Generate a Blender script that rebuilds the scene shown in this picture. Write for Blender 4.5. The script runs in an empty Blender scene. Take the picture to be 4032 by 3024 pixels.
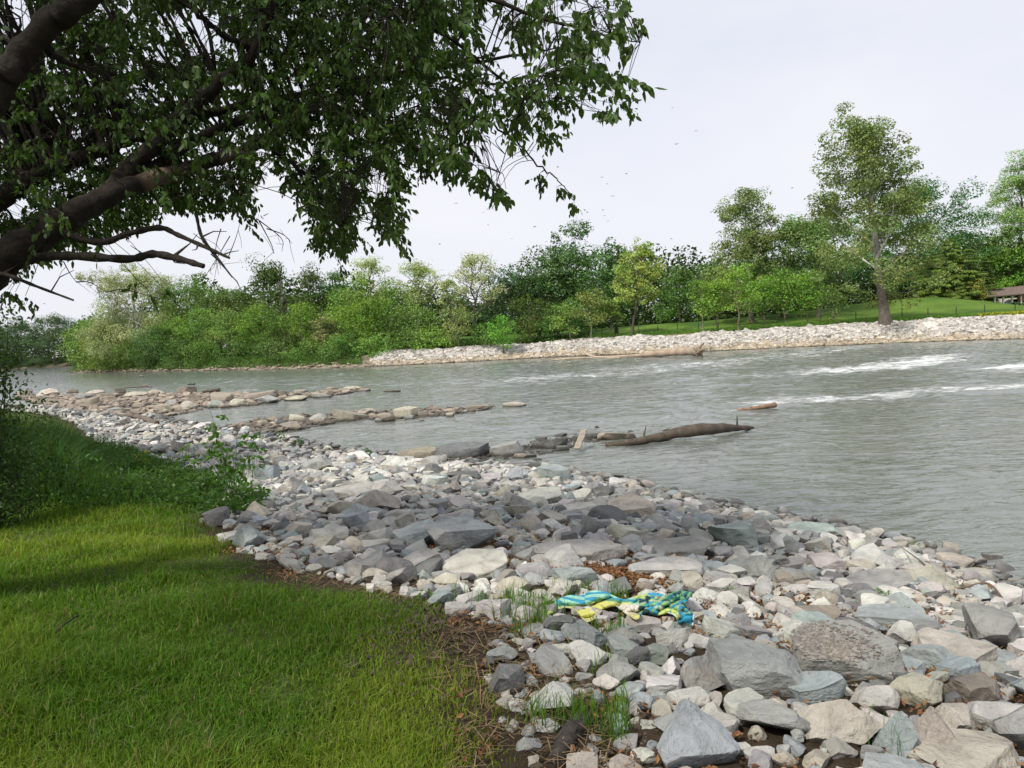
import bpy, bmesh, math, random
import numpy as np
from mathutils import Vector
from mathutils.bvhtree import BVHTree
rng = np.random.default_rng(11)
random.seed(5)
SC = bpy.context.scene
COL = SC.collection
PI = math.pi

# ------------------------------------------------------------------ camera
FPX = 3000.0
EYE = np.array([0.0, 0.0, 1.6])
PITCH, ROLL = math.atan(202/3000), math.radians(3.15)
_F = np.array([0, math.cos(PITCH), -math.sin(PITCH)])
_U0 = np.array([0, math.sin(PITCH), math.cos(PITCH)])
_X0 = np.array([1.0, 0, 0])
_R = math.cos(ROLL)*_X0 - math.sin(ROLL)*_U0
_U = math.cos(ROLL)*_U0 + math.sin(ROLL)*_X0
WZ = -1.6                                     # river level
def ray(px, py):
    px = np.asarray(px, float); py = np.asarray(py, float)
    return _F + ((px-2016)/FPX)[..., None]*_R + (-(py-1512)/FPX)[..., None]*_U
def on_plane(px, py, z):
    d = ray(px, py); t = (z-EYE[2])/d[..., 2]
    return EYE + d*t[..., None]
def at_depth(px, py, y):
    d = ray(px, py); t = y/d[..., 1]
    return EYE + d*t[..., None]
def project(P):
    Q = np.asarray(P, float)-EYE
    z = Q@_F
    return 2016+FPX*(Q@_R)/z, 1512-FPX*(Q@_U)/z, z

# ------------------------------------------------------------------ noise
def _h(ix, iy, iz):
    n = (ix*374761393 + iy*668265263 + iz*2147483647 + 1013) & 0xffffffff
    n = ((n ^ (n >> 13))*1274126177) & 0xffffffff
    return ((n ^ (n >> 16)) & 0xffff)/65535.0
def vnoise(x, y, z=0.0):
    x, y, z = np.broadcast_arrays(np.asarray(x, float), np.asarray(y, float), np.asarray(z, float))
    x0 = np.floor(x).astype(np.int64); y0 = np.floor(y).astype(np.int64); z0 = np.floor(z).astype(np.int64)
    fx, fy, fz = x-x0, y-y0, z-z0
    fx = fx*fx*(3-2*fx); fy = fy*fy*(3-2*fy); fz = fz*fz*(3-2*fz)
    r = 0
    for a in (0, 1):
        for b in (0, 1):
            for c in (0, 1):
                r = r + _h(x0+a, y0+b, z0+c)*(fx if a else 1-fx)*(fy if b else 1-fy)*(fz if c else 1-fz)
    return r
def fbm(x, y, z=0.0, o=4):
    s, a, t = 0, 0.5, 0
    for i in range(o):
        s = s + a*vnoise(x*2**i+i*17.3, y*2**i+i*9.1, z*2**i); t += a; a *= 0.5
    return s/t
def ss(x):
    x = np.clip(x, 0, 1); return x*x*(3-2*x)

# ------------------------------------------------------------------ shorelines and ground
NEAR_PX = [(4400,2450),(4032,2290),(3700,2160),(3300,2070),(2900,1995),(2500,1900),(2250,1858),(2000,1832),(1750,1815),
           (1500,1790),(1300,1755),(1150,1725),(1000,1705),(850,1680),(700,1655),(600,1640),(450,1622),(300,1603),(100,1592)]
FAR_PX = [(4400,1318),(4032,1335),(3500,1352),(2760,1385),(2200,1405),(1800,1428),(1480,1443),(1200,1452),(1000,1456),
          (700,1460),(500,1463),(270,1468)]
def plane_list(l):
    a = np.array(l, float); return on_plane(a[:, 0], a[:, 1], WZ)[:, :2]
NEAR = np.vstack([[[14, -6], [9.5, 2]], plane_list(NEAR_PX), [[-60, 74], [-130, 115], [-500, 190]]])
FAR = np.vstack([[[300, 20], [120, 52]], plane_list(FAR_PX), [[-97, 200], [-108, 268], [-210, 280], [-600, 250]]])
def sdist(x, y, poly, left=True):
    """signed distance to an open polyline; positive on its left hand side"""
    x = np.asarray(x, float); y = np.asarray(y, float)
    best = np.full(x.shape, 1e18); sgn = np.ones(x.shape)
    for (ax, ay), (bx, by) in zip(poly[:-1], poly[1:]):
        dx, dy = bx-ax, by-ay; L = dx*dx+dy*dy
        t = np.clip(((x-ax)*dx+(y-ay)*dy)/L, 0, 1)
        ex, ey = x-ax-t*dx, y-ay-t*dy
        d = ex*ex+ey*ey; c = dx*(y-ay)-dy*(x-ax)
        m = d < best
        best = np.where(m, d, best); sgn = np.where(m, np.where(c > 0, 1, -1), sgn)
    return np.sqrt(best)*sgn*(1 if left else -1)
def dnear(x, y): return sdist(x, y, NEAR)            # running away from us the bank lies on the left
def dfar(x, y): return sdist(x, y, FAR, left=False)
def zground(x, y):
    x = np.asarray(x, float); y = np.asarray(y, float)
    dn = dnear(x, y); df = dfar(x, y)
    LS = np.maximum(3.6, 0.78*np.hypot(x, y))
    zn = np.where(dn > 0, WZ+1.60*(1-np.exp(-np.maximum(dn, 0)/LS)), WZ+np.maximum(dn*0.35, -0.9))
    zn = zn + np.where(dn > 0, 0.10*(fbm(x*0.8, y*0.8, 3.3, 3)-0.5)*ss(dn/1.5), 0)
    wr = ss((x+24)/9)
    top = 0.2+0.35*ss(x/45)
    zr = WZ+(top-WZ)*ss(df/7.0+0.02)+1.1*ss((df-7)/32)+1.0*ss((df-60)/80)
    zl = WZ+1.5*(1-np.exp(-np.maximum(df, 0)/4.5))+1.6*ss((df-8)/60)
    zf = zr*wr+zl*(1-wr)
    zf = zf+1.75*np.exp(-((x-60)/np.where(x > 60, 9, 17))**2-((y-112)/11)**2)-.55*ss((x-62)/9)*ss((df-8)/20)+0.65*np.exp(-((x-17)/8)**2-((y-113)/6)**2)
    zf = zf+0.35*np.exp(-((x-33)/10)**2-((y-110)/7)**2)
    zf = zf+0.25*(fbm(x*0.12, y*0.12, 8.1, 3)-0.5)*ss(df/8)
    zf = np.where(df > 0, zf, WZ+np.maximum(df*0.3, -0.9))
    return np.maximum(zn, zf)
_GR = []
for x0, x1, y0, y1, st in ((-46, 14, -8, 66, .14), (-330, 190, -20, 400, 1.0)):
    xs, ys = np.arange(x0, x1+st, st), np.arange(y0, y1+st, st); XX, YY = np.meshgrid(xs, ys); _GR.append((x0, y0, st, zground(XX, YY)))
def zfast(x, y):
    x = np.asarray(x, float); y = np.asarray(y, float)
    def look(gr):
        x0, y0, st, Gd = gr; u = np.clip((x-x0)/st, 0, Gd.shape[1]-1.001); v = np.clip((y-y0)/st, 0, Gd.shape[0]-1.001)
        i = u.astype(int); j = v.astype(int); a = u-i; b = v-j
        return (Gd[j, i]*(1-a)+Gd[j, i+1]*a)*(1-b)+(Gd[j+1, i]*(1-a)+Gd[j+1, i+1]*a)*b
    return np.where((x > -46) & (x < 14) & (y > -8) & (y < 66), look(_GR[0]), look(_GR[1]))
def ground_hit(px, py):
    px = np.atleast_1d(np.asarray(px, float)); py = np.atleast_1d(np.asarray(py, float))
    d = ray(px, py); out = np.zeros((len(px), 3)); done = np.zeros(len(px), bool)
    t = 1.2; prev = t
    while t < 500 and not done.all():
        P = EYE+d*t
        below = (P[:, 2] < zfast(P[:, 0], P[:, 1])) & ~done
        if below.any():
            lo = np.full(below.sum(), prev); hi = np.full(below.sum(), t); dd = d[below]
            for _ in range(10):
                m = (lo+hi)/2; Q = EYE+dd*m[:, None]
                b = Q[:, 2] < zfast(Q[:, 0], Q[:, 1]); hi = np.where(b, m, hi); lo = np.where(b, lo, m)
            out[below] = EYE+dd*hi[:, None]; done |= below
        prev = t; t *= 1.02
    out[~done] = EYE+d[~done]*500
    return out
def inpoly(x, y, poly):
    x = np.asarray(x, float); y = np.asarray(y, float); r = np.zeros(x.shape, bool); n = len(poly)
    for i in range(n):
        x1, y1 = poly[i]; x2, y2 = poly[(i+1) % n]
        if y1 == y2: continue
        c = ((y1 > y) != (y2 > y)) & (x < (x2-x1)*(y-y1)/(y2-y1)+x1)
        r ^= c
    return r
GB_PX = [(2080,3180),(1990,2900),(1930,2700),(1880,2560),(1830,2430),(1740,2350),(1500,2335),(1280,2300),(1120,2240),(1000,2180),
         (880,2120),(830,2050),(900,1975),(860,1925),(760,1890),(640,1850),(500,1810),(380,1740),(300,1670),(230,1640),(100,1625)]
_gb = ground_hit([p[0] for p in GB_PX], [p[1] for p in GB_PX])[:, :2]
GRASS = np.vstack([_gb, [[-60, 62], [-130, 100], [-400, 150], [-400, -60], [0.3, -60], [0.3, 0.5]]])
def dgrass(x, y): return np.where(inpoly(x, y, GRASS), 1, -1)*np.abs(sdist(x, y, np.vstack([_gb, [[-60, 62]]])))
_sp = ground_hit([1880, 2160, 2380, 2480, 2560, 1960], [2500, 2440, 2640, 2800, 3100, 3150])[:, :2]

# ------------------------------------------------------------------ mesh helpers
def props(o, label=None, cat=None, group=None, kind=None):
    if label: o['label'] = label
    if cat: o['category'] = cat
    if group: o['group'] = group
    if kind: o['kind'] = kind
    return o
def empty(name, loc, label=None, cat=None, group=None):
    o = bpy.data.objects.new(name, None); COL.objects.link(o); o.location = Vector([float(v) for v in loc]); o.empty_display_size = 0.1
    return props(o, label, cat, group)
def mk(name, V, F, mat, parent=None, loc=None, col=None, smooth=False, sharp=None, foam=None):
    V = np.asarray(V, float).reshape(-1, 3)
    if loc is not None: V = V-np.asarray(loc, float)
    elif parent is not None: V = V-np.array(parent.location)
    F = [np.asarray(f, np.int32) for f in (F if isinstance(F, list) else [F]) if len(f)]
    me = bpy.data.meshes.new(name)
    me.vertices.add(len(V)); me.vertices.foreach_set('co', V.astype(np.float32).ravel())
    nl = sum(f.size for f in F); npoly = sum(len(f) for f in F)
    me.loops.add(nl); me.loops.foreach_set('vertex_index', np.concatenate([f.ravel() for f in F]))
    me.polygons.add(npoly)
    cnt = np.concatenate([np.full(len(f), f.shape[1], np.int32) for f in F])
    st = np.concatenate([[0], np.cumsum(cnt)[:-1]]).astype(np.int32)
    me.polygons.foreach_set('loop_start', st)
    me.polygons.foreach_set('use_smooth', np.full(npoly, smooth, bool))
    if col is not None:
        c = np.asarray(col, np.float32)
        if c.ndim == 1: c = np.tile(c, (len(V), 1))
        if c.shape[1] == 3: c = np.hstack([c, np.ones((len(c), 1), np.float32)])
        a = me.color_attributes.new('tint', 'FLOAT_COLOR', 'POINT'); a.data.foreach_set('color', c.ravel())
    if foam is not None:
        a = me.attributes.new('foam', 'FLOAT', 'POINT'); a.data.foreach_set('value', np.asarray(foam, np.float32))
    me.update(calc_edges=True); me.validate()
    if sharp: me.set_sharp_from_angle(angle=sharp)
    me.materials.append(mat)
    o = bpy.data.objects.new(name, me); COL.objects.link(o)
    if loc is not None: o.location = Vector([float(v) for v in loc])
    if parent is not None: o.parent = parent
    return o
class MB:
    def __init__(s): s.V = []; s.T = []; s.Q = []; s.C = []; s.n = 0
    def add(s, V, F, c=None):
        V = np.asarray(V, float).reshape(-1, 3); F = np.asarray(F, np.int64)+s.n
        (s.T if F.shape[1] == 3 else s.Q).append(F); s.V.append(V); s.n += len(V)
        c = np.array([1., 1, 1]) if c is None else np.asarray(c, float)
        s.C.append(np.tile(c, (len(V), 1)) if c.ndim == 1 else c)
    def build(s, name, mat, **k):
        F = []
        if s.T: F.append(np.vstack(s.T))
        if s.Q: F.append(np.vstack(s.Q))
        return mk(name, np.vstack(s.V), F, mat, col=np.vstack(s.C), **k)
def smooth_path(P, n=4):
    """Catmull-Rom through rows of P (any number of columns)"""
    P = np.asarray(P, float)
    if len(P) < 3: return np.array([P[0]*(1-t)+P[1]*t for t in np.linspace(0, 1, n+1)])
    Q = np.vstack([2*P[0]-P[1], P, 2*P[-1]-P[-2]]); out = []
    for i in range(1, len(Q)-2):
        for t in np.linspace(0, 1, n, endpoint=False):
            a, b, c, d = Q[i-1], Q[i], Q[i+1], Q[i+2]
            out.append(0.5*((2*b)+(c-a)*t+(2*a-5*b+4*c-d)*t*t+(3*b-a-3*c+d)*t**3))
    out.append(P[-1]); return np.array(out)
def tube(mb, P, R, sides=6, c=None, cap=True, rough=0.0, squash=None):
    P = np.asarray(P, float); R = np.broadcast_to(np.asarray(R, float), (len(P),)).copy()
    T = np.gradient(P, axis=0); T /= np.linalg.norm(T, axis=1)[:, None]+1e-12
    up = np.array([0, 0, 1.0]) if abs(T[0, 2]) < 0.9 else np.array([1.0, 0, 0])
    A = np.zeros_like(P); a = np.cross(T[0], up); a /= np.linalg.norm(a)
    for i in range(len(P)):
        a = a-T[i]*np.dot(a, T[i]); a /= np.linalg.norm(a)+1e-12; A[i] = a
    B = np.cross(T, A); th = np.arange(sides)*2*PI/sides
    ring = A[:, None, :]*np.cos(th)[None, :, None]+B[:, None, :]*np.sin(th)[None, :, None]
    rr = R[:, None]*np.ones(sides)[None]
    if rough:
        q = P[:, None, :]+ring*rr[..., None]
        rr = rr*(1+rough*(fbm(q[..., 0]*4/(R.max()*8+.2), q[..., 1]*4/(R.max()*8+.2), q[..., 2]*4/(R.max()*8+.2), 3)-0.5)*2)
    V = P[:, None, :]+ring*rr[..., None]
    n = len(P); i = np.arange(n-1)[:, None]*sides; j = np.arange(sides)[None]; k = (j+1) % sides
    F = np.stack([i+j, i+k, i+sides+k, i+sides+j], -1).reshape(-1, 4)
    if c is not None and np.ndim(c) == 2: c = np.repeat(np.asarray(c), sides, 0)
    mb.add(V, F, c)
    if cap:
        for e, flip in ((0, True), (n-1, False)):
            ctr = P[e]; VV = np.vstack([V[e], ctr]); FF = np.array([[s_, (s_+1) % sides, sides] for s_ in range(sides)])
            if flip: FF = FF[:, ::-1]
            cc = None if c is None else (c if np.ndim(c) == 1 else np.vstack([c[e*sides:(e+1)*sides], c[e*sides]]))
            mb.add(VV, FF, cc)
def rotm(n, tilt=0.25, g=None):
    g = g or rng
    a = g.uniform(0, 2*PI, n); b = g.normal(0, tilt, n); c = g.normal(0, tilt, n)
    ca, sa, cb, sb, cc, sc_ = np.cos(a), np.sin(a), np.cos(b), np.sin(b), np.cos(c), np.sin(c)
    Z = np.zeros((n, 3, 3)); Z[:, 0, 0] = ca; Z[:, 0, 1] = -sa; Z[:, 1, 0] = sa; Z[:, 1, 1] = ca; Z[:, 2, 2] = 1
    X = np.zeros((n, 3, 3)); X[:, 0, 0] = 1; X[:, 1, 1] = cb; X[:, 1, 2] = -sb; X[:, 2, 1] = sb; X[:, 2, 2] = cb
    Y = np.zeros((n, 3, 3)); Y[:, 1, 1] = 1; Y[:, 0, 0] = cc; Y[:, 0, 2] = sc_; Y[:, 2, 0] = -sc_; Y[:, 2, 2] = cc
    return Y@X@Z

# ------------------------------------------------------------------ materials
def newmat(name):
    m = bpy.data.materials.new(name); m.use_nodes = True
    nt = m.node_tree; nt.nodes.clear()
    return m, nt, nt.nodes, nt.links
def N(nt, typ, **k):
    n = nt.nodes.new(typ)
    for a, b in k.items():
        if a in n.inputs.keys() if isinstance(a, str) else False: n.inputs[a].default_value = b
        else: setattr(n, a, b)
    return n
def noise(nt, vec, scale, detail=4, rough=0.55, dist=0.0):
    n = nt.nodes.new('ShaderNodeTexNoise'); n.inputs['Scale'].default_value = scale; n.inputs['Detail'].default_value = detail
    n.inputs['Roughness'].default_value = rough; n.inputs['Distortion'].default_value = dist
    if vec is not None: nt.links.new(vec, n.inputs['Vector'])
    return n.outputs[0]
def ramp(nt, fac, stops):
    r = nt.nodes.new('ShaderNodeValToRGB'); e = r.color_ramp.elements
    while len(e) < len(stops): e.new(0.5)
    for i, (p, c) in enumerate(stops):
        e[i].position = p; e[i].color = (c, c, c, 1) if isinstance(c, (int, float)) else tuple(c)+(1,)
    nt.links.new(fac, r.inputs[0]); return r.outputs[0]
def mixc(nt, fac, a, b, mode='MIX'):
    m = nt.nodes.new('ShaderNodeMix'); m.data_type = 'RGBA'; m.blend_type = mode
    for s_, v in ((m.inputs[0], fac), (m.inputs[6], a), (m.inputs[7], b)):
        if isinstance(v, (int, float)): s_.default_value = v
        elif isinstance(v, tuple): s_.default_value = v+(1,) if len(v) == 3 else v
        else: nt.links.new(v, s_)
    return m.outputs[2]
def mathn(nt, op, a, b=None, c=None):
    m = nt.nodes.new('ShaderNodeMath'); m.operation = op
    for i, v in enumerate((a, b, c)):
        if v is None: continue
        if isinstance(v, (int, float)): m.inputs[i].default_value = v
        else: nt.links.new(v, m.inputs[i])
    return m.outputs[0]
def bump(nt, h, strength, dist, prev=None):
    b = nt.nodes.new('ShaderNodeBump'); b.inputs['Strength'].default_value = strength; b.inputs['Distance'].default_value = dist
    nt.links.new(h, b.inputs['Height'])
    if prev is not None: nt.links.new(prev, b.inputs['Normal'])
    return b.outputs[0]
def principled(nt, color, rough=0.8, normal=None, spec=0.3):
    p = nt.nodes.new('ShaderNodeBsdfPrincipled')
    if isinstance(color, tuple): p.inputs['Base Color'].default_value = color+(1,)
    else: nt.links.new(color, p.inputs['Base Color'])
    if isinstance(rough, (int, float)): p.inputs['Roughness'].default_value = rough
    else: nt.links.new(rough, p.inputs['Roughness'])
    p.inputs['Specular IOR Level'].default_value = spec
    if normal is not None: nt.links.new(normal, p.inputs['Normal'])
    return p
def out(nt, sh):
    o = nt.nodes.new('ShaderNodeOutputMaterial'); nt.links.new(sh, o.inputs['Surface'])
def attr(nt, name='tint'):
    a = nt.nodes.new('ShaderNodeAttribute'); a.attribute_name = name; return a
def coords(nt):
    tc = nt.nodes.new('ShaderNodeTexCoord'); oi = nt.nodes.new('ShaderNodeObjectInfo')
    v = nt.nodes.new('ShaderNodeVectorMath'); v.operation = 'MULTIPLY_ADD'
    nt.links.new(oi.outputs['Random'], v.inputs[0]); v.inputs[1].default_value = (57, 31, 83)
    nt.links.new(tc.outputs['Object'], v.inputs[2]); return v.outputs[0]

def mat_rock():
    m, nt, _, L = newmat('weathered_limestone'); v = coords(nt); a = attr(nt).outputs[0]
    n1 = noise(nt, v, 5, 6, 0.65, 0.6); n2 = noise(nt, v, 24, 5, 0.7); n3 = noise(nt, v, 2.2, 3, 0.5)
    c = mixc(nt, 1.0, a, ramp(nt, n1, [(0.28, 0.62), (0.5, 0.95), (0.72, 1.22)]), 'MULTIPLY')
    c = mixc(nt, ramp(nt, n2, [(0.58, 0.0), (0.72, 0.35)]), c, (0.56, 0.54, 0.50))         # chalky dust
    c = mixc(nt, ramp(nt, noise(nt, v, 13, 6, 0.75, 1.2), [(0.60, 0.0), (0.74, 0.6)]), c, (0.13, 0.12, 0.10))
    c = mixc(nt, ramp(nt, n3, [(0.60, 0.0), (0.80, 0.35)]), c, (0.40, 0.30, 0.19))          # rusty stain
    geo = nt.nodes.new('ShaderNodeNewGeometry'); sp = nt.nodes.new('ShaderNodeSeparateXYZ'); L.new(geo.outputs['Position'], sp.inputs[0])
    z = mathn(nt, 'ADD', sp.outputs[2], mathn(nt, 'MULTIPLY', mathn(nt, 'SUBTRACT', n3, 0.5), 0.10))
    wet = nt.nodes.new('ShaderNodeMapRange'); wet.inputs[1].default_value = WZ+0.05; wet.inputs[2].default_value = WZ+0.15
    wet.inputs[3].default_value = 1; wet.inputs[4].default_value = 0; L.new(z, wet.inputs[0])
    c = mixc(nt, mathn(nt, 'MULTIPLY', wet.outputs[0], 0.85), c, (0.035, 0.032, 0.024))
    # bedding lines
    wv = nt.nodes.new('ShaderNodeTexWave'); wv.bands_direction = 'Z'; wv.inputs['Scale'].default_value = 9; wv.inputs['Distortion'].default_value = 9
    wv.inputs['Detail'].default_value = 3; L.new(v, wv.inputs['Vector'])
    b = bump(nt, wv.outputs[1], 0.18, 0.008); b = bump(nt, n1, 0.9, 0.06, b); b = bump(nt, n2, 0.8, 0.018, b); b = bump(nt, noise(nt, v, 90, 3, 0.7), 0.6, 0.005, b)
    r = nt.nodes.new('ShaderNodeMapRange'); L.new(wet.outputs[0], r.inputs[0]); r.inputs[3].default_value = 0.88; r.inputs[4].default_value = 0.35
    out(nt, principled(nt, c, r.outputs[0], b, 0.25).outputs[0]); return m
def mat_bark(name='bark', k=1.0):
    m, nt, _, L = newmat(name); v = coords(nt); a = attr(nt).outputs[0]
    n1 = noise(nt, v, 9*k, 6, 0.7, 1.0); n2 = noise(nt, v, 40*k, 4, 0.7)
    c = mixc(nt, 1.0, a, ramp(nt, n1, [(0.3, 0.45), (0.55, 1.0), (0.75, 1.45)]), 'MULTIPLY')
    b = bump(nt, n1, 1.0, 0.03/k); b = bump(nt, n2, 0.7, 0.008/k, b)
    out(nt, principled(nt, c, 0.9, b, 0.2).outputs[0]); return m
def mat_leaf(name, trans=0.35, rough=0.5, spec=0.3):
    m, nt, _, L = newmat(name); a = attr(nt).outputs[0]
    p = principled(nt, a, rough, None, spec); t = nt.nodes.new('ShaderNodeBsdfTranslucent')
    L.new(mixc(nt, 1.0, a, (1.25, 1.35, 0.5), 'MULTIPLY'), t.inputs[0])
    mx = nt.nodes.new('ShaderNodeMixShader'); mx.inputs[0].default_value = trans
    L.new(p.outputs[0], mx.inputs[1]); L.new(t.outputs[0], mx.inputs[2]); out(nt, mx.outputs[0]); return m
def mat_plain(name, color, rough=0.7, vary=0.25, scale=12, bmp=0.3, spec=0.3):
    m, nt, _, L = newmat(name); v = coords(nt); n = noise(nt, v, scale, 5, 0.6)
    c = mixc(nt, 1.0, color, ramp(nt, n, [(0.25, 1-vary), (0.75, 1+vary)]), 'MULTIPLY')
    out(nt, principled(nt, c, rough, bump(nt, n, bmp, 0.02), spec).outputs[0]); return m
def mat_tint(name, rough=0.85, bs=60, bd=0.004):
    m, nt, _, L = newmat(name); v = coords(nt); a = attr(nt).outputs[0]; n = noise(nt, v, bs, 4, 0.6)
    c = mixc(nt, 1.0, a, ramp(nt, n, [(0.25, 0.75), (0.75, 1.2)]), 'MULTIPLY')
    out(nt, principled(nt, c, rough, bump(nt, n, 0.6, bd), 0.2).outputs[0]); return m
def mat_ground():
    m, nt, _, L = newmat('ground_soil_and_turf'); tc = nt.nodes.new('ShaderNodeTexCoord'); v = tc.outputs['Object']; a = attr(nt)
    sp = nt.nodes.new('ShaderNodeSeparateColor'); L.new(a.outputs[0], sp.inputs[0])
    n1 = noise(nt, v, 3.0, 6, 0.65); n2 = noise(nt, v, 22, 6, 0.7); nf = noise(nt, v, 0.13, 4, 0.6)
    dirt = mixc(nt, n2, (0.02, 0.015, 0.010), (0.095, 0.07, 0.045))
    turf = mixc(nt, ramp(nt, n2, [(0.35, 0.0), (0.65, 1.0)]), (0.035, 0.05, 0.014), (0.095, 0.13, 0.03))
    lawn = mixc(nt, ramp(nt, nf, [(0.40, 0.0), (0.60, 1.0)]), (0.050, 0.10, 0.018), (0.105, 0.175, 0.028))
    lawn = mixc(nt, 1.0, lawn, ramp(nt, n1, [(0.3, 0.75), (0.7, 1.2)]), 'MULTIPLY')
    sand = mixc(nt, n1, (0.10, 0.09, 0.07), (0.33, 0.28, 0.20))
    c = mixc(nt, sp.outputs[0], dirt, turf); c = mixc(nt, sp.outputs[1], c, lawn); c = mixc(nt, sp.outputs[2], c, sand)
    b = bump(nt, n2, 0.9, 0.03); b = bump(nt, n1, 0.6, 0.06, b)
    out(nt, principled(nt, c, 0.95, b, 0.1).outputs[0]); return m
def mat_water():
    m, nt, _, L = newmat('river_water'); tc = nt.nodes.new('ShaderNodeTexCoord')
    mp = nt.nodes.new('ShaderNodeMapping'); mp.inputs['Rotation'].default_value = (0, 0, math.radians(12)); mp.inputs['Scale'].default_value = (0.50, 1.0, 1.0)
    L.new(tc.outputs['Object'], mp.inputs[0]); v = mp.outputs[0]
    n1 = noise(nt, v, 1.3, 3, 0.5, 0.4); n2 = noise(nt, v, 4.5, 3, 0.55, 0.6); n3 = noise(nt, v, 14, 3, 0.6, 0.5)
    fa = attr(nt, 'foam').outputs['Fac']
    fv = nt.nodes.new('ShaderNodeMapping'); fv.inputs['Scale'].default_value = (0.5, 1.3, 1); fv.inputs['Rotation'].default_value = (0, 0, math.radians(8)); L.new(tc.outputs['Object'], fv.inputs[0])
    fn = noise(nt, fv.outputs[0], 1.5, 9, 0.75, 1.0)
    thr = mathn(nt, 'ADD', mathn(nt, 'MULTIPLY', fa, 0.50), mathn(nt, 'SUBTRACT', fn, 0.85))
    fm = ramp(nt, thr, [(0.0, 0.0), (0.26, 1.0)])
    murk = mixc(nt, noise(nt, v, 0.35, 4, 0.6), (0.12, 0.135, 0.115), (0.18, 0.19, 0.175))
    geo = None
    c = mixc(nt, fm, murk, (0.80, 0.81, 0.79))
    b = bump(nt, noise(nt, v, 0.45, 2, 0.5, 0.6), 1.0, 0.05); b = bump(nt, n1, 1.0, 0.06, b); b = bump(nt, n2, 1.0, 0.045, b); b = bump(nt, n3, 0.8, 0.008, b); b = bump(nt, fm, 0.4, 0.05, b)
    r = mathn(nt, 'ADD', mathn(nt, 'MULTIPLY', fm, 0.5), 0.07)
    p = principled(nt, c, r, b, 0.5); p.inputs['IOR'].default_value = 1.62
    out(nt, p.outputs[0]); return m
M = dict(rock=mat_rock(), bark=mat_bark(), barkfar=mat_bark('tree_bark_far', 0.25), leaf=mat_leaf('leaf_green', 0.45), farleaf=mat_leaf('foliage_green', 0.25, 0.65, 0.15),
         grass=mat_leaf('grass_blades', 0.4, 0.5, 0.2), ground=mat_ground(), water=mat_water(), wood=mat_bark('driftwood', 1.6),
         litter=mat_leaf('dead_leaves', 0.1, 0.8, 0.1), towel=mat_tint('terry_cloth', 0.95, 260, 0.002),
         white=mat_plain('painted_white_post', (0.72, 0.70, 0.64), 0.6, 0.1), roof=mat_plain('brown_shingle_roof', (0.14, 0.10, 0.085), 0.9, 0.4, 3),
         brick=mat_plain('red_brick', (0.42, 0.16, 0.10), 0.9, 0.2, 6), cream=mat_plain('cream_wall', (0.70, 0.66, 0.56), 0.8, 0.06, 2),
         dark=mat_plain('dark_metal', (0.025, 0.03, 0.025), 0.6, 0.2), carwhite=mat_plain('white_car_paint', (0.75, 0.75, 0.72), 0.3, 0.03, 2, 0.0, 0.5),
         glass=mat_plain('dark_glass', (0.02, 0.025, 0.03), 0.08, 0.1, 2, 0.0, 0.6), bird=mat_plain('bird_feathers', (0.08, 0.075, 0.07), 0.8, 0.2))

# ------------------------------------------------------------------ ground sheet and river
def polar(r0, r1, nr, a0, a1, na, closed=False):
    r = np.geomspace(r0, r1, nr)
    th = np.linspace(a0, a1, na, endpoint=not closed)
    Rr, T = np.meshgrid(r, th, indexing='ij')
    X, Y = Rr*np.sin(T), Rr*np.cos(T)
    i = np.arange(nr-1)[:, None]*na; j = np.arange(na if closed else na-1)[None]; k = (j+1) % na
    F = np.stack([i+j, i+na+j, i+na+k, i+k], -1).reshape(-1, 4)[:, ::-1]
    return X.ravel(), Y.ravel(), F
def build_ground():
    th = np.concatenate([np.linspace(-0.85, 0.85, 420), np.linspace(0.85, 2*PI-0.85, 70)[1:-1]])
    r = np.geomspace(0.4, 900, 330); na = len(th)
    Rr, T = np.meshgrid(r, th, indexing='ij'); X = (Rr*np.sin(T)).ravel(); Y = (Rr*np.cos(T)).ravel()
    Z = zground(X, Y)
    i = np.arange(len(r)-1)[:, None]*na; j = np.arange(na)[None]; k = (j+1) % na
    F = np.stack([i+j, i+k, i+na+k, i+na+j], -1).reshape(-1, 4)
    dn, df, dg = dnear(X, Y), dfar(X, Y), dgrass(X, Y)
    near = dn > -1.5
    jag = (fbm(X*2.1, Y*2.1, 1.7, 4)-0.5)*0.9
    gm = np.where(near, ss((dg+jag*0.8-0.15)/0.35), 0)*(1-.9*np.exp(-((X+.1)/1.3)**2-((Y-4.7)/.6)**2))
    clod = near & (dn > 0.6)
    Z = Z+np.where(clod, 0.05*(fbm(X*7, Y*7, 5, 3)-0.5)*ss((30-Y)/15), 0)
    lawn = np.where(df > 0, ss((df-6.3+jag)/1.0)*ss((X+22)/4), 0)
    sand = np.where((df > -2) & (df < 7) & (lawn < .5), 1.0, 0.0)*np.where(X > -24, 1, ss((4-df)/2))
    turf = np.where(df > 0, np.where(X < -20, ss((df-1.5)/2), 0), gm)
    col = np.stack([turf, lawn, sand], -1)
    V = np.stack([X, Y, Z], -1)
    V = np.vstack([V, [[0, 0, float(zground(np.array([0.]), np.array([0.]))[0])]]]); col = np.vstack([col, [[1, 0, 0]]])
    c = len(V)-1; fan = np.array([[c, (a+1) % na, a] for a in range(na)])
    o = mk('ground', V, [F, fan], M['ground'], col=col, smooth=True); props(o, kind='structure')
    return o
build_ground()
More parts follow.
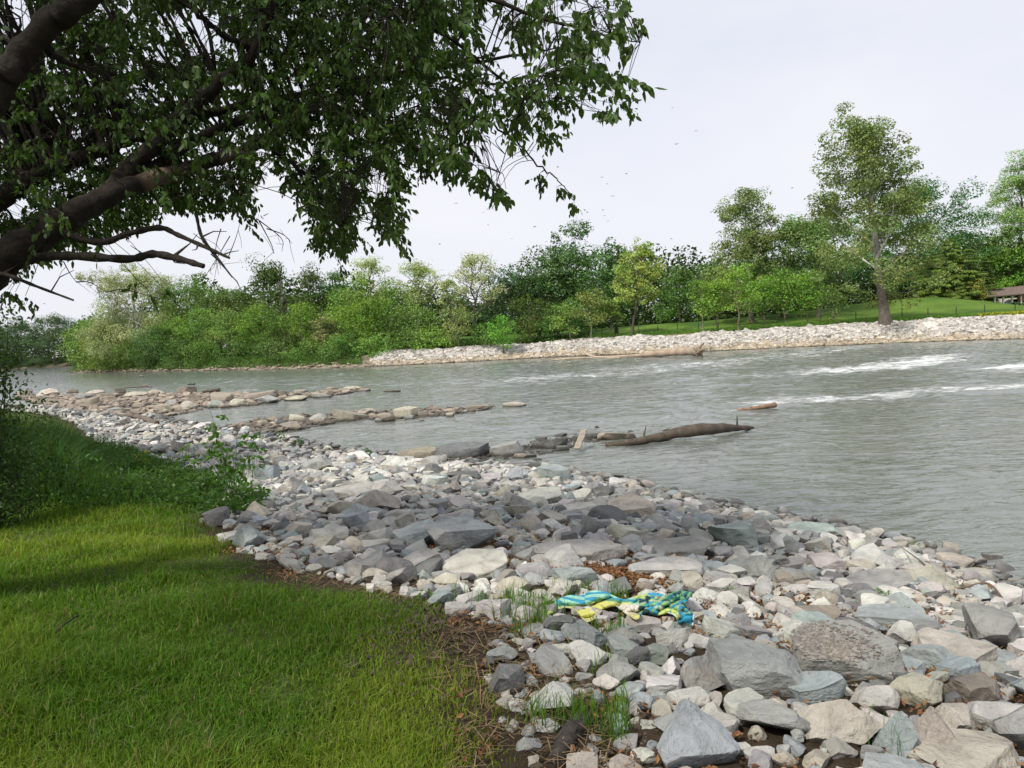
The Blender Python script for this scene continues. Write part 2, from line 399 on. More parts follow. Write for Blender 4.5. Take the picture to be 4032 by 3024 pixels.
FOAM_PX = [([(2300,1445),(2390,1434),(2480,1424)],0.5), ([(2300,1471),(2458,1459),(2616,1443),(2756,1430)],0.7), ([(2760,1430),(2838,1424),(2996,1413)],0.7),
 ([(2500,1450),(2753,1436),(2934,1417),(3115,1399),(3260,1378),(3368,1367)],0.8), ([(2900,1480),(2970,1475),(3151,1464),(3332,1454)],0.7),
 ([(3332,1454),(3476,1443),(3621,1428),(3686,1407)],1.0), ([(3800,1390),(3900,1375),(4032,1358)],0.6), ([(3960,1446),(4100,1436)],1.0),
 ([(3007,1590),(3150,1578),(3281,1568),(3400,1562),(3500,1555),(3646,1540),(3850,1530),(4100,1518)],0.9), ([(2330,1665),(2480,1655),(2700,1645),(2900,1615),(3000,1600)],0.65),
 ([(2096,1492),(2300,1480),(2552,1462)],0.8), ([(1604,1462),(1800,1456),(2005,1449)],0.55), ([(2650,1560),(2900,1540),(3200,1520)],0.25),
 ([(1850,1560),(2200,1540),(2500,1545)],0.15), ([(1450,1500),(1700,1490),(1900,1480)],0.45), ([(1000,1505),(1250,1490)],0.4), ([(2420,1442),(2700,1470),(2900,1500)],0.25),
 ([(2200,1690),(2420,1680),(2600,1665)],0.5),([(3500,1490),(3800,1470),(4100,1455)],0.45),([(3700,1420),(3900,1400)],0.4)]
def build_water():
    r = np.concatenate([np.geomspace(5.0, 120, 860), np.geomspace(120, 900, 60)[1:]]); th = np.linspace(-0.92, 0.80, 660); na = len(th)
    Rr, T = np.meshgrid(r, th, indexing='ij'); X, Y = (Rr*np.sin(T)).ravel(), (Rr*np.cos(T)).ravel()
    i = np.arange(len(r)-1)[:, None]*na; j = np.arange(na-1)[None]; F = np.stack([i+j, i+j+1, i+na+j+1, i+na+j], -1).reshape(-1, 4)
    keep = (dnear(X, Y) < 2.5)
    foam = np.zeros_like(X); w = np.zeros_like(X)
    for pts, s_ in FOAM_PX:
        q = plane_list(pts); d = np.abs(sdist(X, Y, q)); D = np.hypot(*q.mean(0))
        wd = 0.4+0.0016*D*D
        wd = wd*(0.15+1.7*fbm(X*0.3, Y*0.3, 2, 3))
        foam = np.maximum(foam, s_*np.exp(-(d/wd)**2)); w = np.maximum(w, s_*np.exp(-(d/(1.5*wd))**2))
    foam = np.maximum(foam, 0.62*np.clip((Y-28)/25, 0, 1)*ss((X+22)/20)*ss((fbm(X*0.05, Y*0.16, 6, 3)-.38)/.35))
    amp = 0.015+0.14*w
    Z = WZ+amp*(fbm(X*0.9+Y*0.2, Y*1.5, 0, 3)-0.5)*2+0.035*(fbm(X*0.35, Y*0.7, 4, 2)-0.5)*ss((Y-8)/20)
    ca, sa = math.cos(.25), math.sin(.25); U_, V_ = X*ca+Y*sa, -X*sa+Y*ca
    wob = fbm(X*.3, Y*.3, 11, 2)*3
    rip = (1-2*np.abs(fbm(U_*.9+wob, V_*2.1+wob, 5, 2)-.5))*.040+(1-2*np.abs(fbm(U_*2.2, V_*4.6+wob, 7, 2)-.5))*.016*ss((45-Y)/20)
    rip = rip*(.35+1.1*fbm(X*.12, Y*.16, 3, 3))
    Z = Z+rip-.02
    k = keep[F].any(1); F = F[k]; u, inv = np.unique(F.ravel(), return_inverse=True)
    V = np.stack([X, Y, Z], -1)[u]
    o = mk('river_water', V, inv.reshape(-1, 4), M['water'], smooth=True, foam=foam[u]); props(o, kind='structure')
build_water()
# ------------------------------------------------------------------ rocks
_ico = {}
def ico(k):
    if k not in _ico:
        bm = bmesh.new(); bmesh.ops.create_icosphere(bm, subdivisions=k, radius=1)
        _ico[k] = (np.array([v.co[:] for v in bm.verts]), np.array([[v.index for v in f.verts] for f in bm.faces])); bm.free()
    return _ico[k]
def rock_shape(seed, k, kind='rock'):
    """angular quarried stone: a sphere cut by random planes; bounding half sizes 1,1,1"""
    g = np.random.default_rng(seed); V, F = ico(k); V = V.copy()
    n = {'rock': 11, 'block': 5, 'slab': 7, 'wedge': 6, 'round': 22}[kind]
    P = g.normal(size=(n, 3)); P /= np.linalg.norm(P, axis=1)[:, None]; D = g.uniform(.42, .78, n)
    if kind == 'round': D = g.uniform(.72, .9, n)
    pl = list(zip(P, D))
    if kind == 'slab':
        t = g.normal(0, .10, 2); pl += [(np.array([t[0], t[1], 1.0]), .34), (np.array([-t[1], t[0], -1.0]), .34)]
        for p, (a, b) in enumerate(pl[:7]): pl[p] = (np.array([a[0], a[1], a[2]*.35]), b+.05)
    if kind == 'block':
        for a in np.eye(3):
            for s_ in (1, -1): pl.append((a*s_+g.normal(0, .13, 3), g.uniform(.48, .62)))
    if kind == 'wedge':
        for j in range(4):
            an = j*PI/2+g.uniform(-.4, .4); pl.append((np.array([math.cos(an), math.sin(an), g.uniform(.45, .95)]), g.uniform(.30, .5)))
    for a, d in pl:
        a = a/np.linalg.norm(a); s_ = V@a-d; V = V-np.maximum(s_, 0)[:, None]*a
    V = V-(V.max(0)+V.min(0))/2; V /= V.max(0)
    if k >= 3:
        nn = V/np.linalg.norm(V, axis=1)[:, None]; o = g.uniform(0, 50)
        am = 0.16 if k >= 4 else .12
        V = V+nn*(am*(fbm(V[:, 0]*2.2+o, V[:, 1]*2.2, V[:, 2]*2.2, 4)-.5)+0.035*(fbm(V[:, 0]*8+o, V[:, 1]*8, V[:, 2]*8, 2)-.5))[:, None]
    elif k == 2:
        V = V*(1+g.normal(0, .03, (len(V), 1)))
    return V, F
PAL = {'pale': (.43, .41, .38), 'white': (.54, .52, .485), 'grey': (.27, .265, .255), 'bluegrey': (.285, .31, .31), 'tan': (.385, .35, .295),
       'pink': (.42, .385, .35), 'dark': (.14, .14, .138), 'green': (.30, .325, .295), 'brown': (.26, .225, .185)}
WORD = {'pale': 'pale grey', 'white': 'whitish', 'grey': 'grey', 'bluegrey': 'blue-grey', 'tan': 'tan', 'pink': 'pinkish', 'dark': 'dark grey', 'green': 'greenish grey', 'brown': 'brown'}
KW = {'rock': 'angular', 'block': 'blocky', 'slab': 'flat', 'wedge': 'pointed', 'round': 'rounded'}
# x0,y0,x1,y1,kind,colour,label or '',reference phrase or ''
LM = [
(2605,2770,2945,3090,'rock','bluegrey','large pale blue-green pointed boulder at the bottom edge beside leaf litter','the pointed blue-green boulder'),
(2846,2601,3208,2767,'block','grey','long grey oblong block standing behind the pointed blue-green boulder','the long grey oblong block'),
(3178,2719,3481,2966,'wedge','tan','smooth tan triangular boulder with a tuft of grass at its right tip','the tan triangular boulder'),
(2865,2734,3050,2848,'rock','pale','pale cracked boulder in front of the long grey oblong block',''),
(3031,2752,3112,2819,'rock','tan','',''),
(3378,2686,3573,2834,'rock','pale','pale grey humped boulder behind the fluted bluish boulder','the humped pale boulder'),
(3547,2649,3754,2804,'round','tan','rounded tan-grey boulder touching the humped pale boulder','the rounded tan-grey boulder'),
(3780,2642,3987,2800,'block','brown','brownish grey square boulder near the right edge','the brownish square boulder'),
(3477,2793,3662,3020,'wedge','bluegrey','bluish white fluted boulder right of the tan triangular boulder','the fluted bluish boulder'),
(3621,2775,3832,3010,'wedge','tan','upright tan split boulder beside the fluted bluish boulder','the upright split boulder'),
(3828,2790,4060,2893,'rock','pale','',''),
(3632,2863,4120,3110,'slab','tan','largest pale tan slab filling the bottom right corner','the corner tan slab'),
(3150,2457,3566,2723,'slab','grey','broad low grey slab covered with fine gravel chips','the gravel-covered slab'),
(3647,2472,3957,2650,'slab','tan','tan slab with a fractured end next to the blue-grey rough rock','the fractured tan slab'),
(3610,2553,3831,2664,'rock','bluegrey','rough blue-grey rock in front of the fractured tan slab',''),
(2555,2685,2695,2752,'block','white','whitish oblong rock left of the long grey oblong block','the whitish oblong rock'),
(2607,2586,2695,2680,'wedge','white','',''),
(2533,2531,2643,2627,'rock','green','',''),
(2806,2535,2887,2598,'round','pink','',''),
(2747,2560,2861,2627,'rock','tan','',''),
(2928,2572,3035,2631,'wedge','pale','',''),
(2961,2535,3079,2590,'rock','tan','',''),
(2400,2502,2548,2598,'block','grey','grey cracked block below the striped towel','the cracked block below the towel'),
(2400,2575,2485,2650,'rock','green','',''),
(2953,2856,3027,2930,'round','tan','',''),
(3123,2870,3178,2937,'rock','grey','',''),
(3050,2952,3160,3040,'rock','tan','',''),
(3168,2963,3300,3050,'rock','tan','',''),
(2522,2837,2610,2885,'rock','pale','',''),
(2489,2948,2588,3018,'rock','white','whitish lump on dark soil near the bark-covered log','the whitish lump by the bark log'),
(2481,2745,2592,2800,'round','bluegrey','',''),
(2430,2682,2555,2767,'rock','bluegrey','',''),
(3440,2502,3530,2553,'rock','pale','',''),
(3950,2650,4050,2708,'rock','white','',''),
(2000,1925,2236,1998,'slab','white','whitish sloping slab catching the light near the water','the whitish sloping slab'),
(2178,1981,2366,2031,'slab','pale','flat pale slab strewn with leaf bits in the middle of the bank','the leaf-strewn slab'),
(2400,1945,2583,2051,'slab','tan','broad tan slab sloping towards the water','the broad tan slab'),
(2530,2022,2670,2094,'wedge','grey','grey pyramid-shaped rock beside the broad tan slab','the grey pyramid rock'),
(2340,2051,2412,2084,'block','grey','small brick-shaped grey rock below the leaf-strewn slab',''),
(2101,2022,2241,2080,'rock','tan','',''),
(2087,2137,2472,2224,'slab','pale','long mottled pale slab behind the leaf litter hollow','the long mottled slab'),
(2470,2118,2562,2193,'wedge','bluegrey','blue-grey wedge leaning on the right end of the mottled slab','the blue-grey wedge'),
(2523,2137,2820,2200,'slab','grey','low grey-brown layered slab right of the blue-grey wedge','the layered grey slab'),
(2480,2215,2781,2287,'slab','pale','wide flat pale slab right of the leaf litter hollow','the wide flat slab'),
(2810,2084,3010,2165,'block','green','greenish tan block with mossy face on the upper bank','the mossy tan block'),
(2017,2224,2174,2299,'rock','grey','grey oblong boulder with dusty top left of the leaf litter hollow','the dusty oblong boulder'),
(2166,2217,2251,2260,'rock','pink','',''),
(2183,2258,2229,2287,'round','white','',''),
(2564,2251,2632,2301,'round','white','bright white rounded rock behind the striped towel','the bright white rounded rock'),
(2615,2289,2716,2345,'rock','grey','',''),
(2733,2311,2851,2379,'rock','pale','',''),
(2675,2342,2786,2431,'wedge','white','cream boulder touching the right end of the striped towel','the cream boulder by the towel'),
(2475,2422,2598,2506,'block','pale','pale grey cube-like boulder holding down the towel edge','the cube-like boulder by the towel'),
(2403,2422,2499,2485,'wedge','grey','',''),
(2354,2398,2444,2451,'rock','grey','',''),
(2178,2403,2290,2475,'rock','white','whitish boulder under the yellow part of the towel','the whitish boulder under the towel'),
(2034,2379,2116,2460,'round','pale','pale upright rounded boulder standing in grass left of the towel','the pale boulder in the grass'),
(2598,2417,2665,2470,'rock','tan','',''),
(2632,2465,2738,2509,'rock','grey','',''),
(2926,2390,3010,2443,'rock','white','',''),
(2125,2494,2227,2538,'rock','bluegrey','',''),
(2171,2523,2251,2591,'rock','pale','',''),
(2386,2499,2545,2562,'rock','grey','',''),
(2535,2533,2641,2591,'wedge','grey','',''),
(2333,2287,2386,2325,'rock','pale','',''),
(2395,2276,2450,2325,'rock','pink','',''),
(2511,2287,2583,2340,'rock','brown','',''),
(2853,2176,2950,2234,'rock','pale','',''),
(3121,2054,3350,2129,'slab','green','large greenish grey slab tilted up near the right shoreline','the tilted greenish slab'),
(3212,2196,3329,2255,'block','pink','pinkish grey block between smaller rocks on the right','the pinkish block'),
(3539,2159,3644,2243,'round','white','white rounded boulder with dark underside near the shoreline','the white rounded shoreline boulder'),
(3473,2185,3536,2227,'rock','white','',''),
(3357,2124,3411,2185,'block','white','',''),
(3625,2220,3826,2334,'wedge','tan','tan layered pyramid boulder near the right shoreline','the layered tan pyramid'),
(3802,2243,3882,2310,'round','grey','',''),
(3434,2360,3737,2520,'slab','bluegrey','very large flat-topped blue-grey boulder on the right','the flat-topped blue-grey boulder'),
(3359,2255,3639,2350,'slab','grey','mottled grey ledge behind the flat-topped blue-grey boulder','the mottled ledge'),
(3630,2299,3746,2355,'round','pink','',''),
(3536,2317,3644,2362,'rock','white','',''),
(3658,2122,3692,2172,'block','pale','small standing stone on the right waterline','the standing stone'),
(3154,2376,3359,2465,'slab','brown','flat brownish boulder strewn with red leaf litter','the leaf-strewn brown boulder'),
(3077,2373,3140,2460,'block','pale','',''),
(3019,2366,3079,2432,'rock','pale','',''),
(3746,2441,3844,2492,'block','white','',''),
(3858,2427,3938,2497,'rock','pale','',''),
(3928,2303,4060,2390,'slab','pale','large pale boulder cut by the right edge near the water','the pale edge boulder'),
(3058,2255,3128,2315,'block','brown','',''),
(2985,2268,3056,2338,'rock','pale','',''),
(3010,2185,3107,2222,'slab','grey','',''),
(3460,2133,3583,2172,'slab','pale','',''),
(3718,2180,3872,2238,'slab','tan','',''),
(3812,2240,3956,2290,'slab','tan','',''),
(1546,2053,1731,2161,'rock','bluegrey','big blue-grey faceted boulder left of the long pale boulder','the big faceted boulder'),
(1673,2082,1961,2188,'rock','bluegrey','long pale bluish boulder in the middle of the bank','the long bluish boulder'),
(1720,2167,1996,2291,'slab','pink','large pinkish flat slab above the muddy patch','the large pinkish slab'),
(1467,2191,1617,2279,'round','dark','dark mossy boulder on the edge of the mud','the dark mossy boulder'),
(1341,1953,1558,2029,'wedge','tan','long tan ridge-shaped boulder in the sunlit band','the tan ridge boulder'),
(1514,2011,1617,2061,'rock','pink','',''),
(1252,2059,1343,2120,'wedge','white','whitish cone-shaped rock left of the big faceted boulder','the whitish cone rock'),
(1053,1953,1105,1997,'rock','bluegrey','',''),
(1088,2011,1158,2067,'rock','pink','',''),
(903,2064,1008,2117,'rock','brown','brown angular rock at the edge of the grass','the brown rock at the grass edge'),
(1070,2150,1158,2205,'rock','pale','',''),
(1117,2103,1191,2158,'rock','pink','',''),
(1252,2147,1338,2203,'rock','white','',''),
(1017,1900,1170,1948,'slab','white','whitish slab beside the leafy sapling','the whitish slab by the sapling'),
(1252,1903,1470,1970,'slab','pink','pinkish slab at the edge of the shaded rocks','the shaded-edge pinkish slab'),
(1440,1915,1582,1960,'rock','pale','',''),
(1188,1800,1305,1867,'rock','grey','',''),
(1487,1809,1605,1856,'rock','pale','',''),
(1634,1826,1752,1885,'rock','dark','dark grey boulder near the waterside slabs','the dark waterside boulder'),
(1760,1850,1910,1895,'slab','dark','',''),
(1717,1897,1811,1944,'rock','tan','',''),
(1852,2297,1934,2373,'round','white','whitish rounded rock on the grass edge near the mud','the whitish rock by the mud'),
(1793,2291,1852,2344,'block','white','',''),
(1614,2329,1700,2364,'rock','pale','',''),
(1649,2247,1705,2297,'rock','green','',''),
(1440,2297,1473,2338,'block','white','small white stone standing alone in the mud','the lone white stone'),
(2204,2660,2262,2700,'rock','pale','',''),
(2040,2545,2064,2565,'rock','white','',''),
]
# flat boulders of the three spurs in the water
SP_L = [(138,1541,223,1567),(59,1546,123,1570),(259,1538,306,1549),(326,1541,403,1555),(282,1558,353,1576),(382,1555,470,1570),(438,1538,488,1553),(482,1549,570,1567),
(570,1541,640,1557),(288,1576,388,1602),(405,1611,482,1629),(532,1567,582,1590),(600,1602,676,1626),(700,1588,773,1620),(635,1582,700,1602),(735,1564,793,1588),(817,1558,908,1588),
(811,1585,876,1608),(893,1579,973,1602),(990,1567,1093,1593),(940,1558,1076,1576),(1078,1546,1134,1567),(696,1532,764,1551),(1155,1541,1211,1557),(1228,1552,1300,1570),(1111,1564,1205,1582),
(1285,1530,1332,1546),(1348,1525,1423,1538),(547,1479,564,1486),(550,1517,582,1526)]
SP_M = [(1400,1616,1478,1640),(1474,1631,1512,1667),(1481,1636,1552,1665),(1548,1616,1650,1652),(1592,1631,1635,1656),(1635,1625,1697,1645),(1689,1631,1718,1645),(1718,1614,1801,1629),
(1754,1631,1792,1645),(1816,1618,1843,1629),(1834,1604,1935,1618),(1975,1590,2073,1607),(1651,1652,1671,1661),(1010,1647,1056,1681),(1053,1653,1089,1681),(1086,1671,1185,1699),(1080,1656,1131,1677),
(1137,1641,1200,1665),(1300,1627,1446,1661),(1215,1640,1290,1668)]
SP_N = [(1566,1777,1758,1817),(1711,1765,1946,1812),(1930,1756,2080,1803),(2024,1792,2116,1810),(2097,1735,2244,1774),(2191,1754,2244,1782),(2356,1709,2507,1739),(2298,1707,2368,1732),(2179,1709,2234,1724),
(2109,1724,2159,1739),(2259,1702,2274,1717),(2099,1806,2134,1819),(2341,1679,2361,1686),(2472,1696,2497,1704)]
def rock_from_box(x0, y0, x1, y1, kind, flat=False, water=False):
    cx = (x0+x1)/2; w = x1-x0; h = y1-y0
    b = on_plane(cx, y1-0.10*h, WZ) if water else ground_hit(cx, y1-0.12*h)[0]
    D = b[1]; W = w*D/FPX
    alpha = math.atan2(EYE[2]-b[2], D); dep = W*(.85 if kind != 'slab' else .95)
    if flat: dep = W*.6
    Hh = (h*D/FPX-dep*math.sin(alpha)*.8)/math.cos(alpha)
    lo, hi = (.16, .5) if (kind == 'slab' or flat) else (.42, 1.0)
    if flat: Hh *= 1.45; lo = .22
    Hh = min(max(Hh, lo*W), hi*W)
    if h*D/FPX < .55*W and not flat: dep = min(dep, max(.5*W, (h*D/FPX)/max(math.sin(alpha), .15)*.8))
    full = Hh*1.35
    c = np.array([b[0], D+dep*.42, 0]); gz = WZ if water else float(zfast(c[0], c[1]))
    c[2] = max(gz, WZ)+Hh-full/2
    return c, (W/2*1.04, dep/2*1.05, full/2)
rocks = []      # dict: c centre, h half sizes, kind, col key, label, ref, seed, named
for i, (x0, y0, x1, y1, kind, ck, lab, ref) in enumerate(LM):
    c, hs = rock_from_box(x0, y0, x1, y1, kind)
    rocks.append(dict(c=c, h=hs, kind=kind, ck=ck, label=lab, ref=ref, px=((x0+x1)/2, (y0+y1)/2), yaw=0, seed=100+i, big=True, grp='rocks of the near bank'))
for grp, lst, cks, name in (('stones of the far weir', SP_L, ('brown', 'tan', 'brown', 'grey'), 'the far line of stones'), ('stones of the middle spur', SP_M, ('brown', 'tan', 'grey'), 'the middle line of stones'),
                      ('stones of the near spur', SP_N, ('brown', 'dark', 'grey'), 'the near line of stones')):
    for i, b_ in enumerate(sorted(lst)):
        kind = ['slab', 'round', 'slab', 'rock'][i % 4]
        if lst is SP_N and i < 5: kind = 'slab'
        c, hs = rock_from_box(*b_, kind, flat=True, water=True)
        small = (b_[2]-b_[0]) < 65 and lst is SP_N
        rocks.append(dict(c=c, h=hs, kind=kind, ck='dark' if small else cks[i % len(cks)], label='', ref='', px=((b_[0]+b_[2])/2, b_[1]), yaw=0, seed=300+i+len(rocks), big=True, grp=grp, spur=name, k=i))

# tiers of smaller stones packed between
class Hash:
    def __init__(s, cell): s.c = cell; s.d = {}
    def near(s, x, y, r):
        n = int(math.ceil((r+.6)/s.c)); i, j = int(x//s.c), int(y//s.c)
        for a in range(i-n, i+n+1):
            for b in range(j-n, j+n+1):
                for q in s.d.get((a, b), ()):
                    yield q
    def add(s, x, y, rx, ry): s.d.setdefault((int(x//s.c), int(y//s.c)), []).append((x, y, rx, ry))
H = Hash(.35)
for r_ in rocks: H.add(r_['c'][0], r_['c'][1], r_['h'][0]*.92, r_['h'][1]*.92)
def pack(r, n, dmax, area, f=.82, jit=.35, extra=None):
    x0, x1, y0, y1 = area; g = rng
    X = g.uniform(x0, x1, n); Y = g.uniform(y0, y1, n); R = r*g.uniform(1-jit, 1+jit, n)
    ok = (np.hypot(X, Y) < dmax); X, Y, R = X[ok], Y[ok], R[ok]
    px, py, zz = project(np.stack([X, Y, zground(X, Y)], -1)); ok = (zz > 0) & (px > -350) & (px < 4400) & (py < 3400)
    X, Y, R = X[ok], Y[ok], R[ok]
    dn = dnear(X, Y); dg = dgrass(X, Y)+(fbm(X*1.5, Y*1.5, 9, 3)-.5)*.5
    ok = (dn > -.25-R) & (dg < -.02-R*.4)
    sparse = inpoly(X, Y, _sp); ok &= ~(sparse & (g.uniform(size=len(X)) > (.0 if r > .1 else .45 if r > .04 else .6)))
    hollow = ((X-.62*1)**2*0) > 1
    X, Y, R = X[ok], Y[ok], R[ok]; out_ = []
    for x, y, q in zip(X, Y, R):
        good = True
        for (a, b, ra, rb) in H.near(x, y, q):
            if ((x-a)/(ra+q*f))**2+((y-b)/(rb+q*f))**2 < 1: good = False; break
        if good: H.add(x, y, q*.85, q*.85); out_.append((x, y, q))
    return out_
# leaf litter hollow behind the towel stays half open
_hol = ground_hit([2400, 2250, 2330, 2500, 2560, 2520], [2225, 2240, 2300, 2330, 2270, 2230])[:, :2].mean(0)
H.add(_hol[0], _hol[1], .42, .2)
for _p in ground_hit([2190,2225,2270,2325,2240,2350,2300,2560,2640,2450], [3010,2940,2870,2800,2440,2470,2450,2450,2440,2440]): H.add(_p[0], _p[1], .07, .07)
for _p in ground_hit([2200,2300,2400,2500,2600,2700], [2390]*6): H.add(_p[0], _p[1], .12, .12)
small = []
small += pack(.24, 260, 60, (-40, 10, 2, 60))
small += pack(.165, 1500, 60, (-40, 10, 2, 60))
small += pack(.115, 15000, 60, (-32, 10, 2, 58), f=.74)
small += pack(.08, 26000, 60, (-32, 10, 15, 50), f=.75)
small += pack(.08, 9000, 20, (-9, 8, 2, 20), f=.72)
small += pack(.055, 22000, 20, (-9, 8, 2, 20), f=.78)
small += pack(.038, 12000, 13, (-5, 7.5, 2, 13), f=.8)
small += pack(.025, 5000, 7.5, (-2, 6, 2, 7.5), f=.8)
_ckp = ['pale', 'white', 'grey', 'bluegrey', 'tan', 'pink', 'dark']
_p = np.array([.27, .09, .28, .16, .11, .02, .07])
for (x, y, q) in small:
    zr_ = q*rng.uniform(.5, .85); asp = rng.uniform(.75, 1.25)
    rocks.append(dict(c=np.array([x, y, max(float(0), 0)]), h=(q*asp*1.12, q/asp*1.12, zr_), kind=['rock', 'block', 'rock', 'wedge', 'slab', 'block', 'rock'][rng.integers(7)],
                      ck=_ckp[rng.choice(7, p=_p)], label='', ref='', yaw=None, seed=int(rng.integers(24)), big=False, grp='rocks of the near bank'))
_s = [r_ for r_ in rocks if not r_['big']]
_xy = np.array([r_['c'][:2] for r_ in _s]); _z = zground(_xy[:, 0], _xy[:, 1])
_dn = dnear(_xy[:, 0], _xy[:, 1])
for r_, z, d_ in zip(_s, _z, _dn): r_['c'][2] = z+r_['h'][2]*(rng.uniform(.15, .80) if d_ > 1.5 else rng.uniform(.0, .4))
# far riprap and weir fill
def scatter_band(n, x0, x1, y0, y1, test, rlo, rhi):
    X = rng.uniform(x0, x1, n); Y = rng.uniform(y0, y1, n); k = test(X, Y); X, Y = X[k], Y[k]
    return X, Y, rng.uniform(rlo, rhi, len(X))*rng.uniform(.7, 1.2, len(X))
farst = []
def ftest(X, Y):
    d = dfar(X, Y); px, _, _ = project(np.stack([X, Y, X*0], -1))
    return (d > 0) & (d < 6.0+1.2*(fbm(X*.3, Y*.3, 2, 3)-.5)*2) & (px > 1440+fbm(X*.5, Y*.5)*60) & (px < 4500)
X, Y, R = scatter_band(120000, -22, 60, 60, 106, ftest, .12, .30)
fz = zground(X, Y)
for x, y, q, z, d in zip(X, Y, R, fz, dfar(X, Y)):
    h_ = z-WZ
    low = h_ < .50+rng.normal(0, .22)
    c = np.array((.46, .39, .29) if low else (.56, .53, .485))*rng.uniform(.62, 1.12)
    if rng.uniform() < .12: c *= .55
    farst.append((x, y, z-q*.05, q*(1.5 if rng.uniform() < .05 else 1), c))
def ftest2(X, Y):
    d = dfar(X, Y); px, _, _ = project(np.stack([X, Y, X*0], -1))
    return (d > -.3) & (d < 1.9) & (px <= 1470) & (px > 250)
X, Y, R = scatter_band(14000, -100, -14, 85, 165, ftest2, .14, .30)
for x, y, q, z in zip(X, Y, R, zground(X, Y)): farst.append((x, y, z+q*.3, q, np.array((.30, .25, .185))*rng.uniform(.6, 1.2)))
# small stones of the weirs
for poly, n, r0, r1, cc in (([(60,1566),(250,1556),(560,1556),(760,1550),(980,1556),(1220,1550),(1430,1534),(1440,1540),(1250,1566),(1080,1586),(980,1598),(820,1612),(700,1634),(600,1650),(430,1636),(200,1606)], 2600, .12, .34, (.31, .26, .205)),
                  ([(880,1682),(1010,1660),(1140,1646),(1320,1632),(1560,1620),(1730,1614),(1940,1603),(1945,1612),(1800,1634),(1720,1642),(1560,1652),(1440,1655),(1330,1663),(1210,1690),(1090,1708),(900,1700)], 1700, .07, .22, (.235, .195, .155)),
                  ([(1700,1800),(1930,1782),(2060,1762),(2110,1745),(2240,1725),(2480,1705),(2480,1722),(2260,1760),(2150,1795),(1960,1814),(1760,1826)], 520, .04, .12, (.15, .13, .11))):
    P = plane_list(poly); n2 = n*3
    X = rng.uniform(P[:, 0].min(), P[:, 0].max(), n2); Y = rng.uniform(P[:, 1].min(), P[:, 1].max(), n2); k = inpoly(X, Y, P); X, Y = X[k][:n], Y[k][:n]
    for x, y in zip(X, Y):
        q = rng.uniform(r0, r1)*rng.uniform(.6, 1); farst.append((x, y, WZ+q*rng.uniform(-.35, .25), q, np.array(cc)*rng.uniform(.65, 1.25)))

# choose the individual stones: those that show largest
for r_ in rocks:
    px, py, z = project(r_['c']); hx, hy, hz = r_['h']
    vis = (min(px+hx/z*FPX, 4032)-max(px-hx/z*FPX, 0))*(min(py+hz/z*FPX, 3024)-max(py-hz/z*FPX, 0)) if (-60 < px < 4100 and -60 < py < 3084) else 0
    r_['p'] = (float(px), float(py)); r_['area'] = vis*(3 if r_['big'] else 1) if vis > 0 else 0
order = sorted(range(len(rocks)), key=lambda i: -rocks[i]['area'])
NIND = 298
ind = set(i for i in order if rocks[i]['big']); 
for i in order:
    if len(ind) >= NIND: break
    ind.add(i)
indiv = [rocks[i] for i in sorted(ind)]; rest = [rocks[i] for i in range(len(rocks)) if i not in ind and rocks[i]['area'] >= 0]
refs = [r_ for r_ in indiv if r_['ref']]
refs_all = [(r_['ref'], r_['p'], r_['c']) for r_ in refs]
used = {}
auto = []
for r_ in indiv:
    if r_['label']: continue
    if r_['grp'] != 'rocks of the near bank':
        auto.append(r_); continue
    d = [(np.hypot(r_['c'][0]-c[0], r_['c'][1]-c[1]), ref, p) for ref, p, c in refs_all]
    d.sort(key=lambda t: t[0]); dist, ref, p = d[0]
    dx, dy = r_['p'][0]-p[0], (r_['p'][1]-p[1])*1.6
    rel = ('right of' if dx > 0 else 'left of') if abs(dx) > abs(dy) else ('in front of' if dy > 0 else 'behind')
    r_['rel'] = (rel, ref); r_['dist'] = dist; auto.append(r_)
byrel = {}
for r_ in auto:
    if 'rel' in r_: byrel.setdefault(r_['rel']+(r_['ck'],), []).append(r_)
ORD = ['nearest', 'second', 'third', 'fourth', 'fifth', 'sixth', 'seventh', 'eighth', 'ninth', 'tenth', 'eleventh', 'twelfth', 'thirteenth', 'fourteenth', 'fifteenth', 'sixteenth', 'seventeenth', 'eighteenth', 'nineteenth', 'twentieth']
ORD += ['twenty-'+o for o in ('first', 'second', 'third', 'fourth', 'fifth', 'sixth', 'seventh', 'eighth', 'ninth')]+['thirtieth', 'thirty-first', 'thirty-second']
for (rel, ref, ck), l in byrel.items():
    l.sort(key=lambda r_: r_['dist'])
    for i, r_ in enumerate(l):
        r_['label'] = f"{WORD[ck]} {KW[r_['kind']]} rock, {'' if len(l) == 1 else ORD[i]+' '+WORD[ck]+' one '}{rel} {ref}"
        if len(r_['label'].replace('-', ' ').split()) > 15: r_['label'] = f"{WORD[ck]} rock, {ORD[i]+' such '}{rel} {ref}" 
for name in ('the far line of stones', 'the middle line of stones', 'the near line of stones'):
    l = sorted([r_ for r_ in auto if r_.get('spur') == name], key=lambda r_: r_['p'][0])
    for i, r_ in enumerate(l): r_['label'] = f"{WORD[r_['ck']]} {KW[r_['kind']]} river boulder, {ORD[i].replace('nearest','first')} from the left in {name}"
def tint_of(ck, g): return np.array(PAL[ck])*np.array((1.11, 1.12, 1.10))*g.uniform(.88, 1.12)*(1+g.normal(0, .02, 3))
colliders = []
